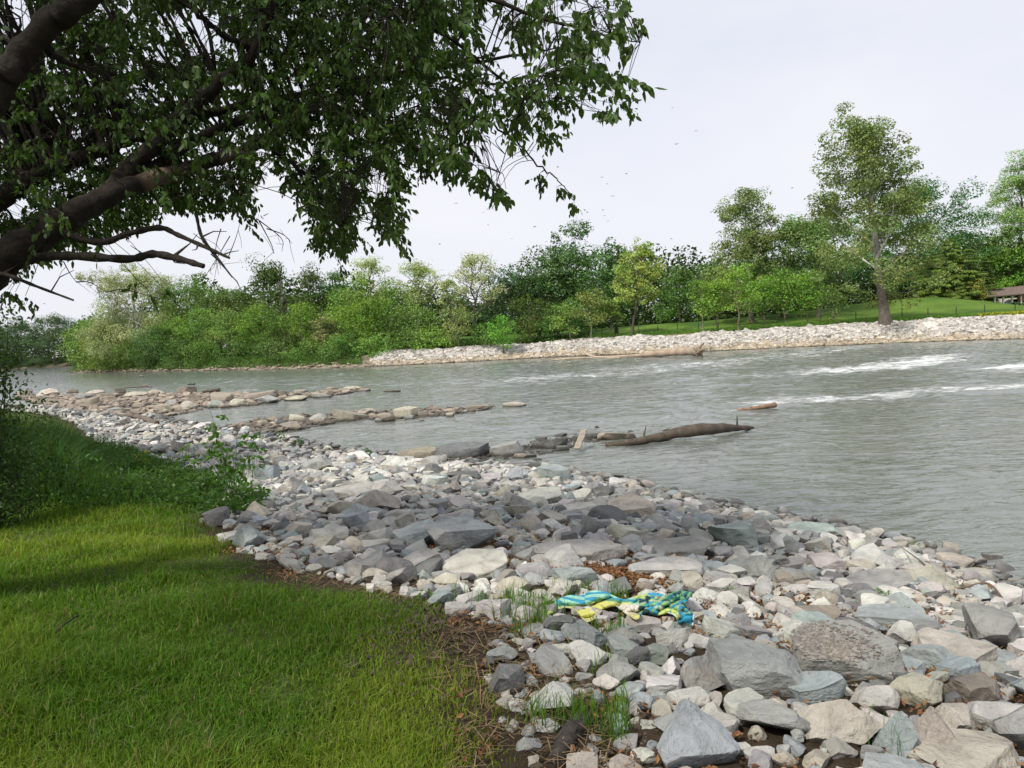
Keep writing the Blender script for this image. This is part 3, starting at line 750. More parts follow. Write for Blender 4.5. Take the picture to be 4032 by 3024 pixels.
for r_ in indiv:
    g = np.random.default_rng(r_['seed']+1000); z = np.hypot(*r_['c'][:2]); rp = r_['h'][0]/z*750
    k = 5 if rp > 22 else 4 if rp > 8 else 3
    V, F = rock_shape(r_['seed'], k, r_['kind'])
    if r_['yaw'] is None:
        V = (V*np.array(r_['h']))@rotm(1, .12, g)[0].T
    else:
        a = g.normal(0, .13); V = V*np.array(r_['h']); ca, sa = math.cos(a), math.sin(a)
        V = np.stack([V[:, 0]*ca-V[:, 1]*sa, V[:, 0]*sa+V[:, 1]*ca, V[:, 2]+V[:, 0]*g.normal(0, .05)], -1)
    o = mk('rock' if 'spur' not in r_ else 'river_boulder', V+r_['c'], F, M['rock'], loc=r_['c'], col=tint_of(r_['ck'], g), smooth=True, sharp=math.radians(24))
    props(o, r_['label'], 'rock' if 'spur' not in r_ else 'boulder', r_['grp'])
    if r_['c'][1] < 12: colliders.append((V+r_['c'], F))
def stone_mass(name, items, label, group=None, kfun=None):
    mb = MB(); groups = {}
    for it in items: groups.setdefault((it[5], it[6], it[7]), []).append(it)
    for (seed, kind, k), l in groups.items():
        V, F = rock_shape(seed, k, kind); n = len(l)
        Rm = rotm(n, .22); S = np.array([it[3] for it in l]); C = np.array([[it[0], it[1], it[2]] for it in l])
        W = np.einsum('nij,nvj->nvi', Rm, V[None]*S[:, None, :])+C[:, None]
        FF = (F[None]+(np.arange(n)*len(V))[:, None, None]).reshape(-1, 3)
        mb.add(W.reshape(-1, 3), FF, np.repeat(np.array([it[4] for it in l]), len(V), 0))
    o = mb.build(name, M['rock'], smooth=False); props(o, label, None, group, 'stuff'); return o
items = []
for r_ in rest:
    rp = r_['h'][0]/np.hypot(*r_['c'][:2])*750
    items.append((r_['c'][0], r_['c'][1], r_['c'][2], r_['h'], tint_of(r_['ck'], rng), int(r_['seed']) % 10, r_['kind'], 3 if rp > 9 else 2 if rp > 3 else 1))
items = [it for it in items if it[6] != 'x']
o = stone_mass('riprap_stones', items, 'countless smaller limestone rocks and chips packed over the near bank')
o['category'] = 'rocks'
near_small = [(np.array(it[:3]), it[3]) for it in items if it[1] < 7]
items = [(x, y, z, (q*rng.uniform(.8, 1.4), q*rng.uniform(.8, 1.3), q*rng.uniform(.45, .75)), c, int(rng.integers(8)), ['rock', 'block', 'slab'][rng.integers(3)], 1 if y > 60 else 2) for x, y, z, q, c in farst]
o = stone_mass('far_riprap_stones', [it for it in items if it[1] > 62], 'pale limestone riprap along the far bank, stained tan at the waterline'); o['category'] = 'rocks'
o = stone_mass('spur_rubble', [it for it in items if it[1] <= 62], 'small wet rubble filling the stone spurs in the river'); o['category'] = 'rubble'
# gravel chips lying on the gravel slab
gs = next(r_ for r_ in indiv if r_['ref'] == 'the gravel-covered slab')
bvh_v = np.vstack([c[0] for c in colliders]); offs = np.cumsum([0]+[len(c[0]) for c in colliders]); bvh_f = np.vstack([c[1]+o_ for c, o_ in zip(colliders, offs)])
BV = BVHTree.FromPolygons([tuple(v) for v in bvh_v], [tuple(int(i) for i in f) for f in bvh_f])
def top_at(x, y):
    h = BV.ray_cast(Vector((float(x), float(y), 3.0)), Vector((0, 0, -1)))
    z = float(zfast(x, y)); return max(z, h[0].z) if h[0] is not None else z
ch = []
for _ in range(1600):
    x = gs['c'][0]+rng.normal(-.25, .4)*gs['h'][0]; y = gs['c'][1]+rng.normal(-.1, .4)*gs['h'][1]; q = rng.uniform(.005, .014)
    ch.append((x, y, top_at(x, y)+q*.2, (q*1.3, q, q*.5), np.array((.33, .30, .26))*rng.uniform(.6, 1.3), int(rng.integers(6)), 'rock', 1))
o = stone_mass('gravel_chips', ch, 'fine grey gravel chips lying on the broad low slab'); o['category'] = 'gravel'
print('rocks', len(rocks), 'small', len(small), 'far', len(farst), 'indiv', len(indiv))
# ------------------------------------------------------------------ foliage tools
def leaf_quads(mb, C, size, g, nrm=None, col=(.06, .12, .03), var=.25, flat=.5, aspect=.6, clump_shade=None):
    """irregular leafy sprays: small quads, each its own random pose"""
    n = len(C); s_ = size*g.uniform(.6, 1.35, n)
    Nn = g.normal(size=(n, 3)); Nn[:, 2] = np.abs(Nn[:, 2])+flat
    if nrm is not None: Nn = Nn*.7+nrm*1.0
    Nn /= np.linalg.norm(Nn, axis=1)[:, None]
    a = np.cross(Nn, g.normal(size=(n, 3))); a /= np.linalg.norm(a, axis=1)[:, None]; b = np.cross(Nn, a)
    k = (np.array([[-1, 0], [0, -aspect], [1, 0], [0, aspect]])*.5)[None]*s_[:, None, None]
    k = k*(1+g.uniform(-.25, .25, (n, 4, 2)))
    V = C[:, None]+k[..., :1]*a[:, None]+k[..., 1:]*b[:, None]
    V[:, 2] -= Nn*(.15*s_)[:, None]
    F = np.arange(4*n).reshape(n, 4)
    cc = np.array(col)[None]*(1+g.uniform(-var, var, (n, 1)))*(1+g.normal(0, .06, (n, 3)))
    if clump_shade is not None: cc = cc*clump_shade[:, None]
    mb.add(V.reshape(-1, 3), F, np.repeat(np.clip(cc, .003, 1), 4, 0))
KINDS_ = {  # crown base, clump count, clump radius share, leaves per m2 factor, leaf size, limb count, visible limb radius
 'dense': dict(cb=.22, nc=46, cr=.20, k=5.2, ls=.34, nl=9, pow=.8), 'round': dict(cb=.2, nc=40, cr=.22, k=5.5, ls=.32, nl=9, pow=.7),
 'airy': dict(cb=.09, nc=62, cr=.13, k=7.0, ls=.27, nl=14, pow=.75), 'sparse': dict(cb=.30, nc=70, cr=.13, k=2.1, ls=.24, nl=14, pow=.7),
 'young': dict(cb=.22, nc=20, cr=.26, k=4.6, ls=.24, nl=6, pow=.9), 'shrub': dict(cb=.02, nc=16, cr=.32, k=6, ls=.24, nl=5, pow=.8),
 'dead': dict(cb=.1, nc=0, cr=.1, k=0, ls=.2, nl=22, pow=.6)}
CS_ = {k: k for k in ()}
def far_tree(kind, name, base, top, w, cxw, col, bark, label, cat='tree', group=None, seed=1, trunk_r=None, cb=None, leanx=0.0, shape=None):
    g = np.random.default_rng(seed); K = KINDS_[kind]; base = np.array(base, float); base[2] -= .15
    Ht = top-base[2]; cb = K['cb'] if cb is None else cb; z0 = base[2]+cb*Ht; hc = top-z0; rw = w/2
    root = empty(name, base, label, cat, group)
    tr = trunk_r or max(.07, Ht*.017)
    topx = cxw+leanx
    cxy = lambda t: np.array([base[0]+(topx-base[0])*min(1, t*1.15), base[1]])
    n = 9; T = np.linspace(0, .9 if kind != 'shrub' else .3, n)
    P = np.array([[*(cxy(t)+g.normal(0, .012*Ht, 2)*min(1, t*4)), base[2]+t*Ht] for t in T])
    mb = MB(); bc = np.array(bark); SPt = smooth_path(P, 3); tcol = np.tile(bc, (len(SPt), 1))
    if bark[0] > .4: tcol = np.array((.15, .13, .108))+(bc-np.array((.15, .13, .108)))*ss((np.linspace(0, .9, len(SPt))-.22)/.25)[:, None]
    tube(mb, SPt, np.interp(np.linspace(0, 1, 3*(n-1)+1), [0, .05, .14, 1], [tr*1.5, tr*1.1, tr*.8, tr*.12]), 8, tcol, rough=.12)
    def env(t):      # crown radius by height share
        if shape: return rw*np.interp(t, [s_[0] for s_ in shape], [s_[1] for s_ in shape])
        return rw*max(0.05, math.sin(PI*min(1, .12+.88*t)**K['pow']))**.7 if t < 1 else 0
    tips = []
    for i in range(K['nl']):
        t = (i+g.uniform(0, .9))/K['nl']; t = t if not shape else .16+.84*t; th = i*2.4+g.uniform(-.5, .5); r = env(min(.98, t*.9+.12))*g.uniform(.65, .95)
        zs = z0-.02*hc+t*.78*hc; s0 = cxy((zs-base[2])/Ht); s0 = np.array([*s0, zs])
        e = np.array([*(cxy((zs-base[2])/Ht)+r*np.array([math.cos(th), math.sin(th)])), zs+r*g.uniform(.35, 1.0)+.06*hc]); e[2] = min(e[2], top-.02*hc)
        m = (s0+e)/2+np.array([*g.normal(0, .05*rw, 2), -.06*r]); rr = min(tr*.42, .16)*(1-.6*t)
        Q = smooth_path([s0, m, e], 4); tube(mb, Q, np.linspace(rr, rr*.25, len(Q)), 5, bc*1.1, cap=False); tips.append(e)
        for j in range(3 if kind != 'dead' else 5):
            q = Q[g.integers(3, len(Q)-1)]; d = g.normal(size=3); d[2] = abs(d[2])*.9+.2; d /= np.linalg.norm(d); L_ = r*g.uniform(.3, .6)
            e2 = q+d*L_; e2[2] = min(e2[2], top); Q2 = smooth_path([q, (q+e2)/2+g.normal(0, .05*L_, 3), e2], 3)
            tube(mb, Q2, np.linspace(rr*.45, rr*.12, len(Q2)), 4, bc*1.1, cap=False); tips.append(e2)
            if kind in ('sparse', 'dead', 'airy'):
                for _ in range(3):
                    q3 = Q2[g.integers(2, len(Q2))]; d = g.normal(size=3); d[2] = abs(d[2])+.1; d /= np.linalg.norm(d)
                    e3 = q3+d*L_*.6; tube(mb, np.array([q3, (q3+e3)/2+g.normal(0, .03*L_, 3), e3]), [rr*.2, rr*.13, rr*.06], 3, bc*1.15, cap=False); tips.append(e3)
    mb.build('trunk', M['barkfar'], parent=root, smooth=True)
    if kind == 'dead': return root
    cr = min(K['cr']*rw*2, 2.4); nc_ = K['nc'] if kind in ('sparse',) else int(min(260, max(K['nc'], 1.7*w*hc/cr**2)))
    g.shuffle(tips); cl = [np.array(t_) for t_ in tips][:int(nc_*(.35 if kind not in ('sparse',) else .9))]
    while len(cl) < nc_:
        t = g.uniform(0, 1); e_ = env(t)
        if g.uniform() > (e_/rw)**1.35+.04: continue
        r = e_*math.sqrt(g.uniform(.1, 1)); th = g.uniform(0, 2*PI); z = z0+t*hc*1.0
        cl.append(np.array([*(cxy((z-base[2])/Ht)+r*np.array([math.cos(th), math.sin(th)])), z]))
    A = w*hc; nleaf = int(K['k']*A/(K['ls']**2*.6)); per = max(8, nleaf//len(cl)); cb_ = MB()
    nleaf = min(nleaf, 60000); per = max(8, nleaf//len(cl))
    for c in cl:
        q = cr*g.uniform(.55, 1.15)*(1 if kind != 'shrub' else 1); n_ = int(per*g.uniform(.6, 1.4)*(q/cr)**1.3)+4
        d = g.normal(size=(n_, 3)); d /= np.linalg.norm(d, axis=1)[:, None]; rad = g.uniform(.25, 1, n_)**.5
        C = c+d*rad[:, None]*q*np.array([1, 1, .62]); C[:, 2] += .12*q
        C = C+(fbm(C[:, 0]*.8, C[:, 1]*.8, C[:, 2]*.8, 2)-.5)[:, None]*q*.9
        keep = (C[:, 2] < top+.45*q) & (C[:, 2] > base[2]+.1); C = C[keep]; d = d[keep]
        if len(C) == 0: continue
        leaf_quads(cb_, C, K['ls'], g, d*np.array([.6, .6, 1]), np.array(col)*FB*g.uniform(.8, 1.22)*np.array([g.uniform(.88, 1.14), 1, 1]), .22)
    cb_.build('crown', M['farleaf'], parent=root); return root
def conifer(base, top, w, col, label, seed, group=None, cat='conifer'):
    g = np.random.default_rng(seed); base = np.array(base, float); Ht = top-base[2]; root = empty('pine_tree', base, label, cat, group)
    mb = MB(); cb = MB(); bc = np.array((.11, .085, .06)); tube(mb, np.array([base, base+[0, 0, Ht*.5], base+[0, 0, Ht]]), [Ht*.016, Ht*.01, .02], 7, bc)
    nt_ = int(Ht/.55)
    for i in range(nt_):
        t = .05+.93*i/nt_; R_ = w/2*(1-t)**.8*g.uniform(.8, 1.1)+.15; z = base[2]+t*Ht
        for j in range(8):
            th = g.uniform(0, 2*PI); r = R_*g.uniform(.7, 1.1); L_ = np.array([math.cos(th), math.sin(th), -.12+g.normal(0, .06)])
            P = np.array([base[:2].tolist()+[z], base[:2].tolist()+[z]]); P = P+np.array([[0], [r]])*L_
            tube(mb, P, [.035, .01], 3, bc, cap=False)
            n_ = int(60+r*60); u = g.uniform(.2, 1, n_)**.7; C = np.array([base[0], base[1], z])+u[:, None]*r*L_
            C = C+g.normal(size=(n_, 3))*np.array([.22, .22, .09])*(.35+.5*r*.4)
            leaf_quads(cb, C, .28, g, None, np.array(col)*g.uniform(.75, 1.3), .25, flat=1.2, aspect=.35)
    mb.build('trunk', M['barkfar'], parent=root, smooth=True); cb.build('crown', M['farleaf'], parent=root); return root
S_ = 4032/2212
FB = np.array((1.72, 1.58, 1.62))
DK, MD, BR, PALE, SYC, BLU, OLV, YEL = (.046, .085, .021), (.075, .145, .03), (.12, .235, .035), (.21, .28, .11), (.115, .165, .055), (.048, .088, .038), (.085, .135, .042), (.17, .24, .06)
BK, BKP, BKD = (.17, .14, .11), (.52, .50, .44), (.10, .085, .07)
def shoreY(px):
    f = np.interp(px, [p[0] for p in FAR_PX[::-1]], [p[1] for p in FAR_PX[::-1]]); return on_plane(px, f, WZ)[1]
TT = [ # kind, crown centre x, top y, width (overview px), trunk base x, metres behind the waterline, colour, bark, label
('dense', 38, 690, 110, 38, 150, BLU, BKD, 'hazy dark tree at the far left beyond the river bend'),
('dense', 112, 672, 120, 112, 140, BLU, BKD, 'dark round-topped tree on the far shore beyond the bend, left of the point'),
('dense', 178, 690, 90, 178, 125, BLU, BKD, 'shadowy tree half hidden behind the pale point tree'),
('dense', -40, 690, 130, -40, 150, BLU, BKD, 'dark tree cut by the left edge beyond the river bend'),
('airy', 290, 576, 250, 300, 9, (.19, .235, .12), BKP, 'large pale sycamore with white limbs on the wooded point'),
('round', 195, 690, 100, 200, 3.0, (.10, .18, .04), BK, 'leafy willow hanging over the tip of the point'),
('round', 235, 700, 110, 238, 3.5, (.12, .17, .045), BK, 'broad olive-green willow beside the tip of the point'),
('round', 432, 592, 150, 432, 24, MD, BKD, 'mid-green round tree right of the pale sycamore'),
('round', 492, 608, 110, 490, 26, OLV, BKD, 'olive bushy tree left of the dark pair in the woods'),
('dense', 572, 550, 112, 574, 26, DK, BKD, 'dark green tree rising left of the bare dead tree'),
('dead', 612, 575, 60, 612, 24, DK, (.20, .175, .15), 'bare grey dead tree standing between two dark trees'),
('dense', 668, 566, 120, 668, 28, DK, BKD, 'dark green tree rising right of the bare dead tree'),
('round', 728, 562, 100, 728, 30, (.06, .12, .035), BKD, 'dark mid-green tree behind the hanging leaves'),
('sparse', 800, 540, 130, 808, 26, PALE, BK, 'pale half-leafed tree left of the woodland gap, tallest of its pair'),
('sparse', 900, 548, 140, 905, 24, PALE, BK, 'pale half-leafed tree with leaning lower limbs beside the woodland gap'),
('round', 760, 590, 120, 762, 20, (.09, .165, .035), BKD, 'green spreading tree below the pale half-leafed tree'),
('sparse', 1022, 530, 150, 1032, 10, (.22, .27, .13), BKD, 'nearly bare tree with open dark branches standing alone'),
('sparse', 965, 590, 90, 990, 12, (.20, .26, .12), BKD, 'thin leaning tree left of the nearly bare tree'),
('round', 1105, 562, 130, 1112, 15, (.04, .085, .035), BKD, 'very dark green tree at the left of the tall dark group'),
('dense', 1160, 545, 120, 1165, 20, DK, BKD, 'dark tree with a ragged top in the middle of the dark group'),
('dense', 1202, 505, 80, 1205, 16, (.07, .13, .05), BKP, 'narrow upright tree with pale trunk beside the tallest dark tree'),
('dense', 1248, 493, 150, 1245, 18, (.05, .11, .03), BKD, 'tallest dark green tree of the middle group'),
('dense', 1325, 520, 84, 1333, 12, (.055, .12, .035), BKD, 'slim dark green tree left of the yellow-green willow'),
('airy', 1390, 512, 120, 1364, 8, YEL, BKD, 'yellow-green willow with a dark trunk leaning right on the lawn'),
('round', 1468, 578, 100, 1470, 34, (.06, .125, .03), BKD, 'mid-dark tree behind the lawn right of the yellow-green willow'),
('airy', 1612, 398, 190, 1625, 22, SYC, BKP, 'medium sycamore with pale limbs left of the tall one'),
('round', 1540, 560, 90, 1545, 40, (.06, .12, .035), BKD, 'dark tree behind the small bright trees on the lawn'),
('dense', 1700, 470, 180, 1690, 26, (.085, .155, .05), BKD, 'grey-green tree between the two sycamores'),
('round', 1770, 440, 190, 1770, 22, (.10, .17, .055), BKD, 'light green tree just left of the tall sycamore'),
('airy', 1858, 210, 262, 1914, 5.0, SYC, BKP, 'tallest sycamore with a thick trunk rooted in the white riprap'),
('dense', 1985, 380, 235, 1975, 52, (.05, .12, .04), BKD, 'broad dark green tree behind the tall sycamore'),
('round', 2170, 520, 140, 2185, 60, BR, BKD, 'bright green tree above the pavilion roof'),
('airy', 2208, 335, 190, 2225, 66, (.14, .24, .07), BKD, 'open light green tree cut by the right edge'),
('airy', 2130, 560, 70, 2130, 60, (.15, .22, .07), BKD, 'pale thin tree peeping between conifers and the pavilion'),
('round', 2245, 550, 120, 2250, 62, (.11, .21, .035), BKD, 'bright green tree at the right edge behind the pavilion'),
# young row
('young', 380, 682, 76, 382, 10, (.10, .19, .035), BK, 'young light green tree nearest the pale sycamore'),
('young', 432, 662, 84, 434, 11, (.085, .17, .035), BK, 'young green tree, second right of the pale sycamore'),
('young', 500, 664, 84, 500, 10, (.11, .185, .05), BK, 'young pale green tree below the olive bushy tree'),
('young', 546, 648, 66, 546, 11, (.11, .20, .035), BK, 'young bright tree below the left dark tree'),
('young', 598, 655, 80, 600, 10, (.09, .18, .035), BK, 'young tree directly below the bare dead tree'),
('young', 650, 640, 84, 652, 10, (.115, .205, .035), BK, 'young bright green tree below the right dark tree'),
('airy', 705, 672, 74, 705, 9, (.14, .16, .07), BK, 'young brownish thin tree among bright young trees'),
('young', 745, 660, 90, 745, 9, (.11, .20, .035), BK, 'young bright tree under the hanging leaves'),
('young', 792, 648, 80, 794, 9, (.12, .215, .035), BK, 'young yellow-green tree left of the tall young one'),
('young', 838, 604, 92, 838, 10, (.115, .215, .04), BK, 'tallest young bright green tree in the middle woods'),
('young', 898, 655, 90, 898, 9, (.10, .18, .045), BK, 'young green tree right of the tallest young one'),
('young', 985, 668, 84, 990, 7, (.12, .165, .055), BK, 'young olive tree in front of the nearly bare tree'),
('young', 1085, 680, 62, 1085, 2.5, (.10, .25, .04), BK, 'small vivid green tree growing at the edge of the riprap'),
('young', 1142, 640, 84, 1146, 8, (.10, .165, .04), (.2, .17, .13), 'young olive-green tree in front of the very dark tree'),
('young', 1192, 655, 66, 1200, 9, (.085, .15, .035), (.2, .17, .13), 'young tree with forked stems below the pale-trunked tree'),
('young', 1222, 650, 70, 1232, 6.5, (.10, .18, .04), (.26, .22, .17), 'young tree with a bare pale stem beside the riprap top'),
('young', 1280, 632, 86, 1276, 6.5, (.115, .155, .045), (.24, .20, .16), 'young brownish green tree with a straight bare stem'),
('young', 1318, 640, 60, 1320, 9, (.10, .19, .035), (.2, .17, .13), 'young green tree left of the lawn edge'),
('young', 1512, 600, 74, 1520, 6.8, (.11, .21, .035), (.26, .22, .17), 'small bright tree on the lawn, first from its left end'),
('young', 1548, 612, 50, 1550, 7.5, (.11, .205, .035), (.22, .18, .14), 'small slim bright tree on the lawn, second from its left end'),
('young', 1592, 572, 92, 1596, 6.5, (.12, .22, .035), (.24, .20, .15), 'small bright tree on the lawn with the widest crown'),
('young', 1650, 590, 64, 1650, 12, (.085, .19, .03), (.2, .17, .13), 'small green tree on the lawn, fourth from its left end'),
('young', 1685, 585, 70, 1700, 12, (.09, .19, .03), (.2, .17, .13), 'small green tree between bright trees, fifth from lawn left end'),
('young', 1742, 578, 92, 1744, 13, (.10, .21, .03), (.24, .20, .15), 'small bright bushy tree left of the tall sycamore trunk'),
('young', 1796, 620, 60, 1806, 7.5, (.10, .17, .045), (.2, .17, .13), 'small dull green tree nearest the tall sycamore trunk'),
('young', 2113, 598, 34, 2113, 40, (.15, .17, .04), (.2, .17, .13), 'tiny yellowish sapling on the mound near the pavilion'),
# shrubs on the left bank
('shrub', 330, 705, 80, 330, 2.5, (.05, .10, .03), BKD, 'dark green bush at the waterside below the pale sycamore'),
('shrub', 285, 735, 80, 285, 2.0, (.09, .16, .04), BKD, 'light green bush right of the willow on the point'),
('shrub', 385, 735, 70, 385, 2.5, (.065, .125, .035), BKD, 'waterside bush, second right of the point'),
('shrub', 440, 738, 80, 440, 4, (.08, .155, .035), BKD, 'low green bush below the young trees, left part'),
('shrub', 520, 740, 90, 520, 5, (.07, .14, .035), BKD, 'low dark bush below the young bright tree'),
('shrub', 600, 738, 80, 600, 5, (.10, .18, .05), BKD, 'pale green bush on the grassy left bank'),
('shrub', 665, 738, 80, 665, 5, (.08, .16, .035), BKD, 'low bush left of the riprap end'),
('shrub', 735, 732, 90, 735, 5, (.07, .15, .035), BKD, 'round bush near the left end of the riprap'),
('shrub', 800, 728, 70, 800, 5, (.10, .20, .04), BKD, 'bright bush above the left end of the riprap'),
('shrub', 870, 722, 80, 870, 6, (.10, .20, .045), BKD, 'bright green bush at the riprap top, left part'),
('shrub', 930, 716, 90, 930, 6, (.12, .22, .04), BKD, 'yellowish bush behind the riprap top'),
('shrub', 1040, 708, 90, 1040, 7, (.065, .14, .03), BKD, 'dark bush below the nearly bare tree'),
('shrub', 1115, 690, 80, 1115, 8, (.07, .14, .035), BKD, 'bush right of the small vivid green tree'),
('shrub', 1175, 690, 60, 1175, 8, (.055, .12, .03), BKD, 'dark bush under the young olive-green tree'),
('shrub', 1255, 690, 70, 1255, 8.5, (.065, .135, .035), BKD, 'bush between the two bare-stemmed young trees'),
]
for i, (kind, cx, top, w_, bx, back, col, bark, lab) in enumerate(TT):
    D = float(shoreY(min(max(bx*S_, 300), 4300))+back)
    if bx < 180: D = 265+back*.1-bx*.02
    b = at_depth(bx*S_, 1300, D); bz = float(zground(b[0], b[1])); P = at_depth(cx*S_, top*S_, D); mid = at_depth(cx*S_, (top+120)*S_*.5+620, D)
    W = w_*S_*D/FPX*(1.2 if kind in ('dense', 'round') else 1.08 if kind == 'young' else 1)
    # the crown's middle stands where the photograph shows it; the world is upright, so the picture's tilt is added back
    zc = (P[2]+bz)/2; pt = EYE+ray(cx*S_, 1300)*(D/ray(cx*S_, 1300)[1])
    hh = (P[2]-bz)*.5*FPX/D; cx_mid = at_depth(cx*S_, top*S_+hh, D)[0]
    shape = None
    if kind == 'airy' and top == 210: shape = [(0, .7), (.1, 1.0), (.3, 1.0), (.5, .85), (.62, .78), (.8, .58), (1, .22)]
    if kind == 'airy' and top == 398: shape = [(0, .8), (.2, 1.2), (.45, .75), (.7, .6), (.9, .55), (1, .25)]
    cbv = None
    if kind == 'dense' and w_ > 100 or kind == 'round': cbv = .08
    if bx > 1450 and kind in ('dense', 'round') and 'pavilion' not in lab: cbv = .17
    if 'bare stem' in lab or 'lawn' in lab and kind == 'young': cbv = .33
    if kind == 'young' and bx < 1100: cbv = .22
    if bx < 180 and back > 100: cbv = .02
    if 'leaning right' in lab: cbv = .34
    tv = np.random.default_rng(i+5).uniform(.62, 1.12) if kind in ('young', 'shrub') and bx < 1340 else 1.0; col = tuple(c_*tv for c_ in col)
    far_tree(kind, 'tree' if kind != 'shrub' else 'bush', (b[0], D, bz), float(P[2]), W, float(cx_mid), col, bark, lab, 'tree' if kind != 'shrub' else 'bush',
             {'young': 'young trees of the far bank', 'shrub': 'bushes of the far bank'}.get(kind, 'trees of the far bank'), seed=700+i, shape=shape, cb=cbv,
             trunk_r=.56 if top == 210 else (.06+.0007*w_ if kind == 'young' else None))
for i, (cx, top, w_, back, lab) in enumerate([(2012, 545, 120, 40, 'pine right behind the tall sycamore, leftmost of the pine group'), (2052, 508, 120, 42, 'tallest yellow-green pine on the mound'),
        (2092, 530, 110, 41, 'pine second from the right in the pine group'), (2126, 556, 80, 44, 'dark pine next to the pavilion, right end of the pine group')]):
    D = float(shoreY(cx*S_)+back); P = at_depth(cx*S_, top*S_, D); bz = float(zground(P[0], D)); xm = at_depth(cx*S_, (top+60)*S_, D)[0]
    conifer((xm, D, bz), float(P[2]), w_*S_*D/FPX, (.22, .30, .08) if i < 3 else (.12, .17, .055), lab, 900+i, 'pines on the mound')
# distant wood that reads as one mass behind the trees
def leaf_mass(name, label, pts, size, col, mat='farleaf', flat=.5, var=.3, kind='stuff', aspect=.6, cat=None):
    g = np.random.default_rng(77); mb = MB(); n = len(pts); sh = .65+.8*fbm(pts[:, 0]*.35, pts[:, 1]*.35, pts[:, 2]*.5, 3)
    leaf_quads(mb, pts, size, g, None, col, var, flat=flat, clump_shade=sh, aspect=aspect)
    o = mb.build(name, M[mat]); props(o, label, cat, None, kind); return o
n = 120000; px = rng.uniform(-300, 4400, n); back = np.where(px > 1500, rng.uniform(56, 84, n), rng.uniform(30, 60, n))
D = np.array([float(v) for v in np.interp(px, np.arange(-300, 4500, 100), [shoreY(min(max(p, 300), 4300)) for p in np.arange(-300, 4500, 100)])])+back
D = np.where(px < 300, 285+rng.uniform(0, 20, n), D)
X = (px-2016)/FPX*D
hm = np.interp(px, [-300, 300, 700, 1700, 1900, 2050, 2600, 3600, 4400], [13, 12, 13, 11, 6, 11, 12, 11, 11])*(.6+.8*fbm(X*.12, D*.12, 3, 3))
t = rng.uniform(0, 1, n); Z = zground(X, D)+hm*t**1.25+.1
k = Z > -9
leaf_mass('far_woods', 'dark mass of woodland behind the far bank trees', np.stack([X, D, Z], -1)[k], .80, (.055, .09, .028), cat='woods')
# undergrowth along the far left bank and tall grass on the riprap crest
n = 60000; px = rng.uniform(230, 2330, n); sh_ = np.interp(px, np.arange(200, 2500, 50), [shoreY(p) for p in np.arange(200, 2500, 50)])
lo = np.where(px < 1430, 1.6, 7.0); hi = np.where(px < 1430, 11, 10.5); D = sh_+lo+(hi-lo)*rng.uniform(0, 1, n)**1.3; X = (px-2016)/FPX*D
hm = (.25+.6*ss((D-sh_-lo)/3))*(.35+1.3*fbm(X*.5, D*.5, 4, 3))*np.where(px > 1900, .6, 1); Z = zground(X, D)+hm*rng.uniform(0, 1, n)**.7
leaf_mass('undergrowth', 'tangled green undergrowth and weeds along the far left bank', np.stack([X, D, Z], -1), .20, (.085, .16, .035), cat='undergrowth')
n = 45000; px = rng.uniform(2250, 4400, n); sh_ = np.interp(px, np.arange(2200, 4500, 50), [shoreY(min(p, 4390)) for p in np.arange(2200, 4500, 50)])
X0 = (px-2016)/FPX*sh_; D = sh_+rng.uniform(5.5, 13, n); X = (px-2016)/FPX*D
df = dfar(X, D); k = (df > 6.6) & (df < 9.5+1.5*fbm(X*.2, D*.2)); X, D = X[k], D[k]
Z = zground(X, D)+rng.uniform(0, .5, len(X))
leaf_mass('tall_bank_grass', 'strip of taller bright grass between the white riprap and the lawn', np.stack([X, D, Z], -1), .16, (.11, .22, .035), cat='grass', aspect=.35)
px = rng.uniform(3860, 4100, 900); X = (px-2016)/FPX*74; D = np.array([shoreY(p) for p in px])+rng.uniform(6.0, 7.2, 900); X = (px-2016)/FPX*D
leaf_mass('yellow_flowers', 'patch of yellow-green flowering weeds at the top of the right riprap', np.stack([X, D, zground(X, D)+rng.uniform(.1, .4, 900)], -1), .2, (.45, .42, .04), cat='flowers')
